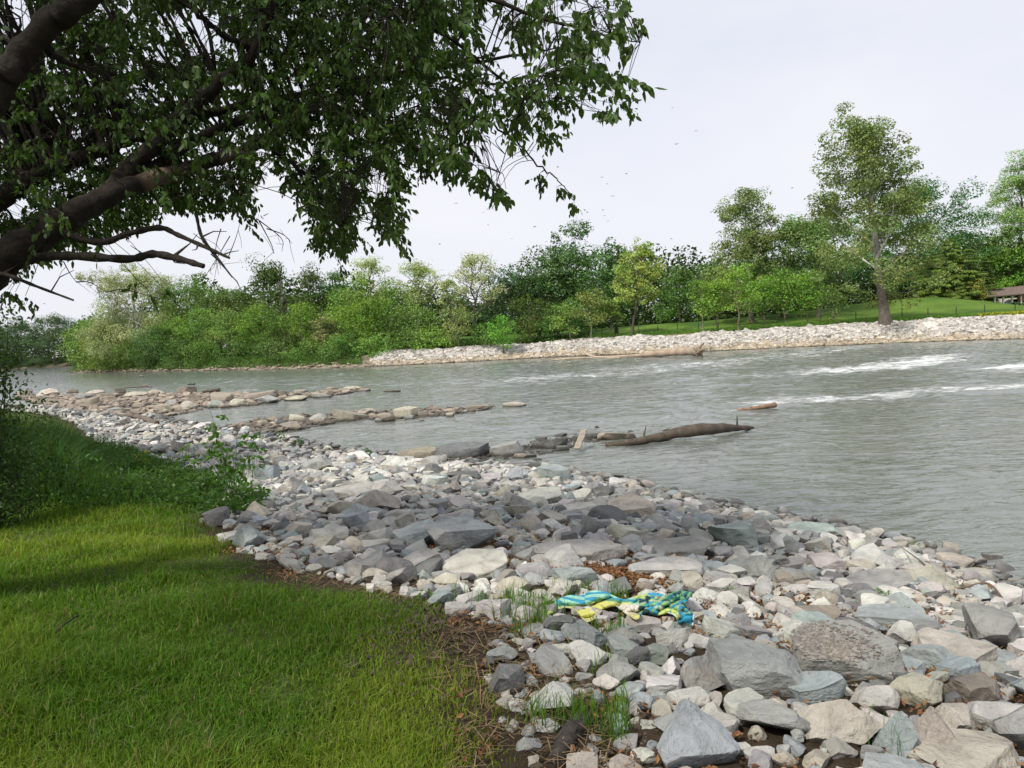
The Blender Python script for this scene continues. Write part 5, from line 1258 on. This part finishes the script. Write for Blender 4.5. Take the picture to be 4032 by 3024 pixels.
# ------------------------------------------------------------------ grass, weeds, litter
def blades(name, XY, Z, Hh, Wd, lean, col, mat, label, cat, kind='stuff', seg=2, windx=.15, var=.3):
    g = np.random.default_rng(len(XY)); n = len(XY); th = g.uniform(0, 2*PI, n); sd = np.stack([np.cos(th), np.sin(th), 0*th], -1)
    ld = np.stack([g.normal(windx, .6, n), g.normal(0, .6, n), 0*th], -1)*(lean*Hh)[:, None]; B0 = np.stack([XY[:, 0], XY[:, 1], Z], -1)
    zz = np.array([0, 0, 1.0]); V = []
    for t, wf in ((0, 1), (.5, .8)):
        c = B0+ld*t*t+zz*(Hh*t*(1-.1*t))[:, None]; V += [c-sd*(Wd*wf/2)[:, None], c+sd*(Wd*wf/2)[:, None]]
    V.append(B0+ld+zz*(Hh*np.maximum(.25, 1-lean*.45))[:, None]); V = np.stack(V, 1)
    ix = np.arange(n)[:, None]*5; Fq = ix+np.array([[0, 1, 3, 2]]); Ft = ix+np.array([[2, 3, 4]])
    c = np.asarray(col, float); c = np.tile(c, (n, 1)) if c.ndim == 1 else c
    c = c*(1+g.uniform(-var, var, (n, 1)))*(1+g.normal(0, .07, (n, 3)))
    o = mk(name, V.reshape(-1, 3), [Fq, Ft], M[mat], col=np.repeat(np.clip(c, .003, 1), 5, 0)); props(o, label, cat, None, kind); return o
def grass_pts(n, rmax, rmin=1.2, a0=-.72, a1=.35, pw=1.0):
    r = rmin*(rmax/rmin)**rng.uniform(0, 1, n); th = rng.uniform(a0, a1, n); return r*np.sin(th), r*np.cos(th)
x, y = grass_pts(760000, 16); dg = dgrass(x, y); pn = fbm(x*1.3, y*1.3, 2, 4); pn2 = fbm(x*.5, y*.5, 9, 3)
cover = ss((dg+.1)/.8)*np.clip(ss((pn-.22)/.2)+.30, 0, 1)
mud = np.exp(-((x+.1)/1.2)**2-((y-4.6)/.55)**2)
k = rng.uniform(size=len(x)) < cover*(1-.75*mud)*.80; x, y, pn, pn2, dg = x[k], y[k], pn[k], pn2[k], dg[k]
r = np.hypot(x, y); hgt = (.045+.11*ss((pn-.35)/.4)+.04*pn2)*np.clip(.75+.35*rng.normal(size=len(x)), .25, 2.0)*(.6+.4*ss(dg/1.0))
yl = ss((pn2-.35)/.3)[:, None]; cg = np.array((.105, .195, .022))*(1-yl)+np.array((.215, .285, .035))*yl
dead = (rng.uniform(size=len(x)) < .06)[:, None]; cg = np.where(dead, (.26, .22, .11), cg)
blades('grass', np.stack([x, y], -1), zground(x, y)-.005, hgt, .0028+.0009*r, rng.uniform(.2, 1.0, len(x)), cg, 'grass', 'bright green lawn grass with thin muddy patches on the near bank', 'grass')
# longer grass at the back of the lawn and the weedy mound on the left
x, y = grass_pts(120000, 24, 8, -.66, -.18); dg = dgrass(x, y); px, py, _ = project(np.stack([x, y, zground(x, y)], -1))
k = (dg > -.3) & (py < 2010) & (rng.uniform(size=len(x)) < .8*ss((2010-py)/60)); x, y, px = x[k], y[k], px[k]
hh = np.interp(px, [0, 240, 330, 480, 650, 900], [1.5, 1.25, .75, .42, .25, .14])*rng.uniform(.45, 1.15, len(x))*(.6+.8*fbm(x*.8, y*.8, 1, 2))
blades('tall_weeds', np.stack([x, y], -1), zground(x, y), hh, .010+.0006*np.hypot(x, y), rng.uniform(.15, .8, len(x)), (.050, .105, .024), 'grass', 'dark tall weeds and rank grass at the back of the lawn', 'weeds')
# sparse grass between the rocks next to the lawn
x, y = grass_pts(90000, 7.5, 2.0, -.1, .5); dg = dgrass(x, y); cl = fbm(x*2.6, y*2.6, 5, 3)
px, py, _ = project(np.stack([x, y, zground(x, y)], -1))
k = (dg > -1.35) & (dg < .1) & (cl > .62) & (py > 2330) & (px < 2480) & (rng.uniform(size=len(x)) < .30); x, y, cl = x[k], y[k], cl[k]
blades('sparse_grass', np.stack([x, y], -1), zground(x, y), rng.uniform(.06, .22, len(x)), .003+.0007*np.hypot(x, y), rng.uniform(.1, .7, len(x)), (.095, .19, .028), 'grass', 'thin grass growing between the rocks beside the lawn', 'grass')
_n = 15000; px = -60+1100*rng.uniform(0, 1, _n)**1.35; py = np.interp(px, [0, 300, 700, 1080], [1700, 1740, 1850, 1960])+rng.uniform(0, 1, _n)*np.interp(px, [0, 300, 700, 1080], [330, 300, 170, 70])
P_ = ground_hit(px, py); ht = np.interp(px, [0, 300, 600, 850, 1080], [.6, .42, .28, .12, .06])*rng.uniform(.1, 1, _n)*(.1+1.9*ss((fbm(P_[:, 0]*1.8, P_[:, 1]*1.8, 3, 3)-.25)/.5)); P_[:, 2] += ht
dd_ = rng.normal(size=(_n, 3)); dd_[:, 2] -= .2; dd_ /= np.linalg.norm(dd_, axis=1)[:, None]; mw = MB()
leaflets(mw, P_, dd_, rng.uniform(.03, .09, _n), rng.uniform(.02, .05, _n), rng, (.075, .155, .03)); o = mw.build('weed_leaves', M['leaf']); props(o, 'broad-leaved weeds and creepers massed along the back of the lawn', 'weeds', None, 'stuff')
# dry straw along the edge of the soil
x, y = grass_pts(10000, 7.5, 2.0, -.35, .5); dg = dgrass(x, y); cl = fbm(x*1.8, y*1.8, 15, 3)
k = (np.abs(dg+.1) < .38) & (cl > .46); x, y = x[k], y[k]; n = len(x); g = rng
th = g.uniform(0, 2*PI, n); L_ = g.uniform(.04, .16, n); C0 = np.stack([x, y, zground(x, y)+g.uniform(.005, .05, n)], -1); dv = np.stack([np.cos(th), np.sin(th), g.normal(.12, .22, n)], -1); sd = np.stack([-np.sin(th), np.cos(th), 0*th], -1)*.0022
V = np.stack([C0-dv*(L_/2)[:, None]-sd, C0-dv*(L_/2)[:, None]+sd, C0+dv*(L_/2)[:, None]+sd, C0+dv*(L_/2)[:, None]-sd], 1)
cc = np.array((.24, .17, .095))*g.uniform(.4, 1.3, (n, 1)); o = mk('straw', V.reshape(-1, 3), np.arange(4*n).reshape(n, 4), M['litter'], col=np.repeat(cc, 4, 0)); props(o, 'dry straw and dead grass stems along the soil edge', 'straw', None, 'stuff')
# leaf litter among the rocks
x = np.concatenate([rng.uniform(-3, 6.5, 60000), rng.normal(_hol[0], .38, 5000)]); y = np.concatenate([rng.uniform(2, 10, 60000), rng.normal(_hol[1], .20, 5000)])
dg, dn = dgrass(x, y), dnear(x, y); cl = fbm(x*1.5, y*1.5, 25, 3); cl[60000:] = 1
k = (dg < .25) & (dn > .8) & (cl > .47) & (rng.uniform(size=len(x)) < .9); x, y = x[k], y[k]; n = len(x)
C0 = np.stack([x, y, zground(x, y)+rng.uniform(.004, .05, n)], -1)
mbl = MB(); leaf_quads(mbl, C0, .035, rng, None, (.20, .105, .05), .55, flat=1.0, aspect=.5)
o = mbl.build('leaf_litter', M['litter']); props(o, 'dry brown leaves and bark bits lying between the rocks', 'leaf litter', None, 'stuff')
# soil clods
cl_ = []
for _ in range(2600):
    x = rng.normal(.1, 1.1); y = 4.7+rng.normal(0, .5)-.25*x*0
    if rng.uniform() < .45: x = rng.normal(.75, .28)-.0; y = rng.uniform(2.6, 4.6)
    d_ = float(dgrass(np.array(x), np.array(y)))
    if -.7 < d_ < .7: q = rng.uniform(.006, .022); cl_.append((x, y, float(zfast(x, y))+q*.4, (q, q, q*.8), np.array((.10, .075, .052))*rng.uniform(.6, 1.2), int(rng.integers(6)), 'round', 1))
o = stone_mass('soil_clods', cl_, 'crumbly dark soil clods in the muddy strip between lawn and rocks'); o['category'] = 'soil'

# ------------------------------------------------------------------ plants as things
def leafy_plant(name, px, py, hgt, nst, label, cat, seed, spread=.25, leaf=.09, col=(.08, .19, .03), z=None, group=None, nleaf=9):
    g = np.random.default_rng(seed); b = ground_hit(px, py)[0]; root = empty(name, b, label, cat, group); st = MB(); lf = MB()
    for i in range(nst):
        th = g.uniform(0, 2*PI); sp = spread*g.uniform(.3, 1); hh = hgt*g.uniform(.6, 1)
        e = b+np.array([math.cos(th)*sp, math.sin(th)*sp*.6, hh]); Q = smooth_path([b+g.normal(0, .02, 3)*[1, 1, 0], (b+e)/2+np.array([math.cos(th), math.sin(th), 0])*-.1*sp, e], 5)
        tube(st, Q, np.linspace(.006, .002, len(Q))*(hgt**.5), 5, np.array((.12, .15, .05)), cap=False)
        P, D = [], []
        for q in range(nleaf):
            t = .4+.6*(q+.5)/nleaf; p = Q[int(t*(len(Q)-1))]; a = g.uniform(0, 2*PI); o_ = np.array([math.cos(a), math.sin(a)*.8, .15]); L_ = leaf*1.6
            Pq = smooth_path([p, p+o_*L_*.6+[0, 0, .02], p+o_*L_*1.2-[0, 0, .02]], 2); tube(st, Pq, np.linspace(.002, .001, len(Pq)), 3, np.array((.12, .15, .05)), cap=False)
            for m in range(5):
                bp = Pq[min(len(Pq)-1, 1+m)]; dd = o_*.6+g.normal(0, .4, 3)+np.array([0, 0, -.45]); P.append(bp); D.append(dd/np.linalg.norm(dd))
        n = len(P); leaflets(lf, np.array(P), np.array(D), g.uniform(.7, 1.1, n)*leaf, g.uniform(.38, .5, n)*leaf, g, col)
    st.build('stem', M['leaf'], parent=root, smooth=True); lf.build('leaves', M['leaf'], parent=root); return root
leafy_plant('sapling', 925, 1990, 1.45, 7, 'leafy green sapling with several stems at the end of the grass', 'sapling', 1, .55, .105, (.085, .19, .03), nleaf=8)
for i, (px, py, h_, l) in enumerate([(1015,1735,.35,'tiny leafy sprout at the water edge, leftmost of four'),(1110,1745,.45,'leafy sprout at the water edge, largest of four'),(1178,1758,.3,'tiny leafy sprout at the water edge, third of four'),(1440,1795,.25,'tiny leafy sprout at the water edge beside the near tan slab')]):
    leafy_plant('sprout', px, py, h_, 4, l, 'sprout', 20+i, .2, .07, (.07, .15, .03), group='sprouts at the water edge', nleaf=4)
leafy_plant('sprout', 3505, 2370, .12, 2, 'single bright green leafy sprout between the right-hand boulders', 'sprout', 31, .05, .05, (.12, .30, .04), nleaf=3)
leafy_plant('sprout', 3590, 2160, .12, 2, 'small yellow-green sprout near the right shoreline', 'sprout', 32, .05, .04, (.14, .27, .04), nleaf=2)
leafy_plant('sprout', 2868, 2355, .10, 2, 'small pale green sprout right of the towel', 'sprout', 33, .04, .035, (.14, .27, .04), nleaf=2)
leafy_plant('sprout', 1270+410, 2420-60, .08, 2, 'small light green seedling in the mud beside the whitish rock', 'sprout', 34, .03, .04, (.14, .27, .04), nleaf=2)
for i, (px, py, h_, l) in enumerate([(830,1960,.5,'low bushy weed left of the sapling'),(700,1930,.6,'bushy weed at the back of the lawn, middle of the row'),(560,1900,.65,'bushy weed at the back of the lawn, left of the middle one'),(760,2010,.3,'low broad-leaved weed at the grass corner'),(860,2040,.28,'low broad-leaved weed next to the dead sticks'),(960,2000,.35,'broad-leaved weed at the foot of the sapling')]):
    leafy_plant('weed', px, py, h_, 9, l, 'weed', 40+i, .42, .075, (.065, .145, .028), group='weeds behind the lawn', nleaf=6)
yf = leafy_plant('yellow_weed', 545, 1850, .62, 4, 'weed with a few bright yellow leaves above the grey rocks', 'weed', 60, .2, .09, (.62, .42, .03), nleaf=2)
def tuft(px, py, h_, n, label, seed, col=(.085, .18, .03), sp=.05):
    g = np.random.default_rng(seed); b = ground_hit(px, py)[0]; z = top_at(b[0], b[1]) if b[1] < 12 else b[2]; x = b[0]+g.normal(0, sp, n); y = b[1]+g.normal(0, sp, n)
    o = blades('grass_tuft', np.stack([x-b[0], y-b[1]], -1), np.zeros(n)-.02, h_*g.uniform(.5, 1.1, n), np.full(n, .005 if h_ < .4 else .012), g.uniform(.1, .8, n), col, 'grass', label, 'grass tuft', None)
    o.location = (b[0], b[1], float(zfast(b[0], b[1]))+.01); return o
tuft(3478, 2960, .24, 16, 'green grass tuft at the tip of the tan triangular boulder', 1); tuft(3080, 2590, .12, 14, 'small grass tuft beside the gravel-covered slab', 2)
tuft(1800, 2360, .2, 30, 'grass tuft growing around the white stones near the mud', 3); tuft(1900, 2390, .22, 30, 'grass tuft in front of the whitish rock by the mud', 4)
tuft(2240, 2500, .2, 26, 'grass tuft under the left end of the towel', 5, sp=.10); tuft(2120, 2450, .22, 36, 'grass tuft left of the towel beside the pale boulder', 6, sp=.10)
tuft(2400, 2640, .2, 26, 'grass tuft between the cracked blocks below the towel', 7, sp=.08); tuft(2690, 2500, .2, 12, 'thin grass stems under the right end of the towel', 8, sp=.03)
for i in range(14):      # tall single stems on the weed line
    px = 420+i*45+rng.normal(0, 15); tuft(px, 1900+rng.normal(0, 30), .85*rng.uniform(.6, 1.1), 18, ORD[i].replace('nearest', 'first')+' arching reed clump from the left along the weed line', 100+i, (.07, .12, .035), sp=.07)['group'] = 'reed clumps along the weed line'
# bush at the left edge
g = np.random.default_rng(8)
for (bx, by, D_, top_, w_, lab) in ((-60, 1900, 9.5, 1225, 1.0, 'dark leafy bush cut by the left edge of the picture'),):
    b = at_depth(bx, by, D_); b[2] = float(zfast(b[0], b[1])); T_ = at_depth(bx, top_, D_)[2]; root = empty('bush', b, lab, 'bush'); mbb = MB(); st = MB(); P = []; D2 = []
    for i in range(110):
        t = g.uniform(.05, 1); c = b+np.array([g.normal(0, .22*w_), g.normal(0, .35), (T_-b[2])*t]); tube(st, smooth_path([b+g.normal(0, .05, 3), (b+c)/2+g.normal(0, .05, 3), c], 3), np.linspace(.012, .003, 7), 4, np.array((.08, .06, .05)), cap=False)
        for _ in range(110): P.append(c+g.normal(0, .14, 3)*w_); dd = g.normal(size=3)+[0, 0, -.3]; D2.append(dd/np.linalg.norm(dd))
    leaflets(mbb, np.array(P), np.array(D2), g.uniform(.04, .075, len(P)), g.uniform(.02, .035, len(P)), g, (.045, .095, .022)); st.build('stem', M['bark'], parent=root); mbb.build('leaves', M['leaf'], parent=root)

g = np.random.default_rng(21); b = np.array([-15.5, 11.0, float(zfast(-15.5, 11.0))]); rt_ = empty('tree', b, 'leafy bank tree standing just beyond the left edge, shading the grey rocks', 'tree'); tk = MB(); lv = MB()
tube(tk, smooth_path([b-[0, 0, .3], b+[0, .2, 3], b+[.4, .6, 6], b+[.2, 1.0, 9]], 5), np.linspace(.3, .08, 16), 10, (.06, .05, .04), rough=.15); P = []
while len(P) < 1500:
    q = np.array([g.uniform(-20, -10.5), g.uniform(5.5, 17.5), g.uniform(4.5, 11.5)])
    if ((q[0]+15.3)/4.6)**2+((q[1]-11.5)/6)**2+((q[2]-8)/3.5)**2 < 1 and fbm(q[0]*.5, q[1]*.5, q[2]*.5, 3) > .42 and q[0] < -.74*q[1]-.5: P.append(q)
for q in P[::9]: a_ = b+[.2, .5, g.uniform(3, 8)]; tube(tk, smooth_path([a_, (a_+q)/2+[0, 0, .3], q], 4), np.linspace(.05, .01, 9), 5, (.06, .05, .04))
Pn = (np.array(P)[:, None]+g.normal(0, .35, (1500, 30, 3))).reshape(-1, 3); dd_ = g.normal(size=Pn.shape)+[0, 0, -.4]; dd_ /= np.linalg.norm(dd_, axis=1)[:, None]
Pn = Pn[(kk_ := Pn[:, 0] < -.71*Pn[:, 1]-.3)]; dd_ = dd_[kk_]; leaflets(lv, Pn, dd_, g.uniform(.10, .18, len(Pn)), g.uniform(.06, .09, len(Pn)), g, (.05, .09, .02)); tk.build('trunk', M['bark'], parent=rt_, smooth=True); lv.build('crown', M['leaf'], parent=rt_)

# ------------------------------------------------------------------ fence stakes, birds, pavilion
ST = [(2370,1310),(2420,1307),(2515,1304),(2590,1300),(2667,1298),(2750,1296),(2828,1300),(2910,1294),(3060,1285),(3230,1273),(3370,1265),(3552,1260),(3654,1257),(3765,1250),(3877,1245),(3997,1235)]
for i, (px, py) in enumerate(ST):
    D_ = float(shoreY(px))+10.5; b = at_depth(px, py, D_); z = float(zfast(b[0], D_)); r_ = empty('fence_stake', (b[0], D_, z), f"thin dark fence stake on the far lawn, {ORD[i].replace('nearest','first')} from the left", 'fence stake', 'fence stakes along the far lawn')
    m_ = MB(); tube(m_, np.array([[b[0], D_, z-.1], [b[0]+.02, D_, z+1.15]]), [.045, .04], 6, (.05, .05, .045)); m_.build('post', M['dark'], parent=r_)
    m_ = MB(); tube(m_, np.array([[b[0]+.02, D_, z+1.15], [b[0]+.02, D_, z+1.22]]), [.05, .02], 6, (.05, .05, .045)); m_.build('cap', M['dark'], parent=r_)
BD = [(2371,697),(2467,683),(2391,724),(2197,658),(2412,771),(2276,831),(2302,826),(2313,835),(2374,828),(2381,848),(2394,870),(2249,811),(2105,893),(2015,939),(2151,951),(1922,885),(1903,836),(2643,940),(2648,424),(1796,800),(2664,568),(1713,915),(1732,962),(2800,835),(3120,740),(2740,515)]
BD.sort()
for i, (px, py) in enumerate(BD):
    g = np.random.default_rng(i); D_ = g.uniform(48, 75); c = at_depth(px, py, D_); m_ = MB(); a = g.uniform(0, 2*PI); f = np.array([math.cos(a), math.sin(a), g.normal(0, .2)]); f /= np.linalg.norm(f); s_ = np.cross(f, [0, 0, 1]); s_ /= np.linalg.norm(s_); up = np.array([0, 0, 1.])
    tube(m_, np.array([c-f*.09, c-f*.05, c, c+f*.05, c+f*.08]), [.006, .014, .02, .016, .006], 6); fl = g.uniform(-.35, .6)
    for sg in (1, -1):
        w1 = s_*sg*.10+up*.10*fl; w2 = s_*sg*.19+up*.05*fl-f*.06
        W_ = np.array([c+f*.03, c+w1+f*.02, c+w2, c+w1-f*.04, c-f*.02]); m_.add(np.vstack([W_, W_+[0, 0, .004]]), np.array([[0, 1, 3], [0, 3, 4], [1, 2, 3], [5, 8, 6], [5, 9, 8], [6, 8, 7]]))
    m_.add(np.array([c-f*.08, c-f*.14+s_*.025, c-f*.14-s_*.025, c-f*.08+[0, 0, .004]]), np.array([[0, 1, 2], [3, 2, 1]]))
    o = m_.build('bird', M['bird'], loc=c); props(o, f"small dark swallow flying over the river, {ORD[i].replace('nearest','first')} bird from the left", 'bird', 'swallows in the sky')
# pavilion
D_ = float(shoreY(3980))+42; px2w = lambda px, py, D=D_: at_depth(px, py, D)
A_ = px2w(3915, 1190); zb = float(zfast(A_[0], D_)); xs = [px2w(p, 1185)[0] for p in (3917, 3950, 3985, 4020, 4058, 4095)]
bases = [px2w(p, q)[2] for p, q in ((3917,1191),(3950,1196),(3985,1195),(4020,1193),(4058,1192),(4095,1191))]; topz = px2w(3985, 1166)[2]
pv = empty('pavilion', (xs[2], D_, min(bases)-.3), 'open pavilion with white posts and a brown shingle roof at the right edge', 'pavilion')
def box(m_, x0, x1, y0, y1, z0, z1, c=(1, 1, 1)):
    V = np.array([[x, y, z] for x in (x0, x1) for y in (y0, y1) for z in (z0, z1)]); m_.add(V, np.array([[0, 1, 3, 2], [4, 6, 7, 5], [0, 4, 5, 1], [2, 3, 7, 6], [0, 2, 6, 4], [1, 5, 7, 3]]), c)
for x, zb_ in zip(xs, bases):
    m_ = MB(); box(m_, x-.10, x+.10, D_-.10, D_+.10, zb_-1.2, topz); box(m_, x-.16, x+.16, D_-.16, D_+.16, topz-.12, topz-.003); m_.build('post', M['white'], parent=pv)
m_ = MB(); x0, x1 = xs[0]-1.4, xs[-1]+3; zt = topz
V = np.array([[x0, D_-.8, zt], [x1, D_-.8, zt+.35], [x1, D_+3.5, zt+1.5], [x0+1.2, D_+3.5, zt+1.1], [x0, D_-.8, zt+.14], [x1, D_-.8, zt+.49], [x1, D_+3.5, zt+1.65], [x0+1.2, D_+3.5, zt+1.25]])
m_.add(V, np.array([[3, 2, 1, 0], [4, 5, 6, 7], [0, 1, 5, 4], [1, 2, 6, 5], [2, 3, 7, 6], [3, 0, 4, 7]])); m_.build('roof', M['roof'], parent=pv)
m_ = MB(); box(m_, xs[0]+.4, xs[-1]+3, D_+5, D_+5.2, zb-.5, zt-.25); m_.build('back_wall', M['cream'], parent=pv)
m_ = MB(); box(m_, xs[3]-.2, xs[-1]+3, D_+.3, D_+.6, zt-.75, zt+.3); m_.build('brick_panel', M['brick'], parent=pv)
bz = px2w(3985, 1200)[2]
def car(x, y, z, s, label, grp=None):
    r_ = empty('parked_car', (x, y, z), label, 'car', grp); bm = bmesh.new()
    prof = [(-2.2, .35), (-2.2, .75), (-1.9, .88), (-1.25, .95), (-.7, 1.38), (.6, 1.42), (1.35, .98), (2.1, .82), (2.25, .6), (2.2, .35)]
    for yy in (-.85, .85):
        for a_, b_ in prof: bm.verts.new((a_, yy*(1 if b_ < 1 else .82), b_))
    bm.verts.ensure_lookup_table(); n = len(prof)
    for i in range(n): j = (i+1) % n; bm.faces.new([bm.verts[i], bm.verts[j], bm.verts[n+j], bm.verts[n+i]])
    bm.faces.new([bm.verts[i] for i in range(n)][::-1]); bm.faces.new([bm.verts[n+i] for i in range(n)]); bmesh.ops.recalc_face_normals(bm, faces=bm.faces); bmesh.ops.bevel(bm, geom=bm.edges[:], offset=.05, segments=2, affect='EDGES')
    me = bpy.data.meshes.new('body'); bm.to_mesh(me); bm.free(); me.materials.append(M['carwhite']); o = bpy.data.objects.new('body', me); COL.objects.link(o); o.parent = r_
    for k_, (v0, v1, v2, v3) in enumerate((((-1.1, .97), (-.65, 1.32), (-.05, 1.35), (-.05, .97)), ((.05, .97), (.05, 1.35), (.6, 1.34), (1.15, .97)))):
        m_ = MB()
        V = np.array([[p[0]+x, y-(.885 if p[1] < 1 else .735), p[1]+z] for p in (v0, v1, v2, v3)]); V = np.vstack([V, V+[0, .03, 0]]); m_.add(V, np.array([[3, 2, 1, 0], [4, 5, 6, 7], [0, 1, 5, 4], [1, 2, 6, 5], [2, 3, 7, 6], [3, 0, 4, 7]])); m_.build('window', M['glass'], parent=r_)
    for a_ in (-1.4, 1.4):
        for yy in (-.83, .83): m_ = MB(); tube(m_, np.array([[x+a_, y+yy-.1, z+.33], [x+a_, y+yy+.1, z+.33]]), [.33, .33], 20, (.03, .03, .03)); m_.build('wheel', M['dark'], parent=r_)
    return r_
cz = px2w(4000, 1196)[2]
car(px2w(4042, 1190)[0], D_+2.6, max(float(zfast(px2w(4042, 1190)[0], D_+2.6)), cz-.7), 1, 'white car parked under the pavilion at the right edge')
p_ = px2w(3832, 1187, D_+6); car(p_[0], D_+8, p_[2]-1.15, 1, 'white car roof just showing behind the mound left of the pavilion')
for i, (px, py) in enumerate(((3990, 1198), (4010, 1199), (4030, 1199))):
    b = px2w(px, py, D_-1.5); z = float(zfast(b[0], D_-1.5)); far_tree('shrub', 'hedge_bush', (b[0], D_-1.5, b[2]-.4), b[2]+.28, .85, b[0], (.045, .095, .03), BKD, f"small clipped bush before the pavilion posts, {['leftmost','middle','rightmost'][i]} of three", 'bush', 'clipped bushes at the pavilion', seed=1200+i)
# ------------------------------------------------------------------ sky, sun, camera
SUN_EL, SUN_AZ = math.radians(50), math.radians(-138)      # azimuth clockwise from +Y: behind and to the left
w = bpy.data.worlds.new('World'); SC.world = w; w.use_nodes = True; nt = w.node_tree; nt.nodes.clear()
sky = nt.nodes.new('ShaderNodeTexSky'); sky.sky_type = 'NISHITA'; sky.sun_disc = False; sky.sun_elevation = SUN_EL; sky.sun_rotation = SUN_AZ
sky.dust_density = 2.5; sky.air_density = 1.0
tc = nt.nodes.new('ShaderNodeTexCoord'); mp = nt.nodes.new('ShaderNodeMapping'); mp.inputs['Scale'].default_value = (1.2, 1.2, 3.2); nt.links.new(tc.outputs['Generated'], mp.inputs[0])
cn = noise(nt, mp.outputs[0], 1.5, 5, 0.55, 0.3)
cloud = mixc(nt, ramp(nt, cn, [(0.32, 0.0), (0.68, 1.0)]), (7.1, 7.6, 8.9), (8.6, 8.65, 9.2))
sx = nt.nodes.new('ShaderNodeSeparateXYZ'); nt.links.new(tc.outputs['Generated'], sx.inputs[0])
hz = nt.nodes.new('ShaderNodeMapRange'); nt.links.new(sx.outputs[2], hz.inputs[0]); hz.inputs[1].default_value = 0.0; hz.inputs[2].default_value = 0.45; hz.inputs[3].default_value = 1.0; hz.inputs[4].default_value = 0.0
cloud = mixc(nt, hz.outputs[0], cloud, (8.9, 8.95, 9.5))
fac = mathn(nt, 'ADD', mathn(nt, 'MULTIPLY', cn, 0.18), 0.80)
c = mixc(nt, fac, sky.outputs[0], cloud)
bg = nt.nodes.new('ShaderNodeBackground'); nt.links.new(c, bg.inputs[0]); bg.inputs[1].default_value = 0.10
wo = nt.nodes.new('ShaderNodeOutputWorld'); nt.links.new(bg.outputs[0], wo.inputs[0])
sl = bpy.data.lights.new('sun', 'SUN'); sl.energy = 4.2; sl.angle = math.radians(6.0); sl.color = (1.0, 0.95, 0.86)
so = bpy.data.objects.new('sun', sl); COL.objects.link(so)
sd = Vector((math.sin(SUN_AZ)*math.cos(SUN_EL), math.cos(SUN_AZ)*math.cos(SUN_EL), math.sin(SUN_EL)))
so.rotation_euler = sd.to_track_quat('Z', 'Y').to_euler(); so.location = (0, 0, 60)
cam = bpy.data.cameras.new('camera'); co = bpy.data.objects.new('camera', cam); COL.objects.link(co)
from mathutils import Matrix
mtx = Matrix(((_R[0], _U[0], -_F[0], EYE[0]), (_R[1], _U[1], -_F[1], EYE[1]), (_R[2], _U[2], -_F[2], EYE[2]), (0, 0, 0, 1)))
co.matrix_world = mtx; cam.sensor_width = 36; cam.sensor_fit = 'HORIZONTAL'; cam.lens = 36*FPX/4032; cam.clip_end = 3000; cam.clip_start = 0.05
SC.camera = co
SC.view_settings.view_transform = 'Standard'; SC.view_settings.look = 'None'; SC.view_settings.exposure = 0.12; SC.view_settings.gamma = 1
SC.cycles.max_bounces = 8; SC.cycles.transparent_max_bounces = 8; SC.cycles.use_denoising = True
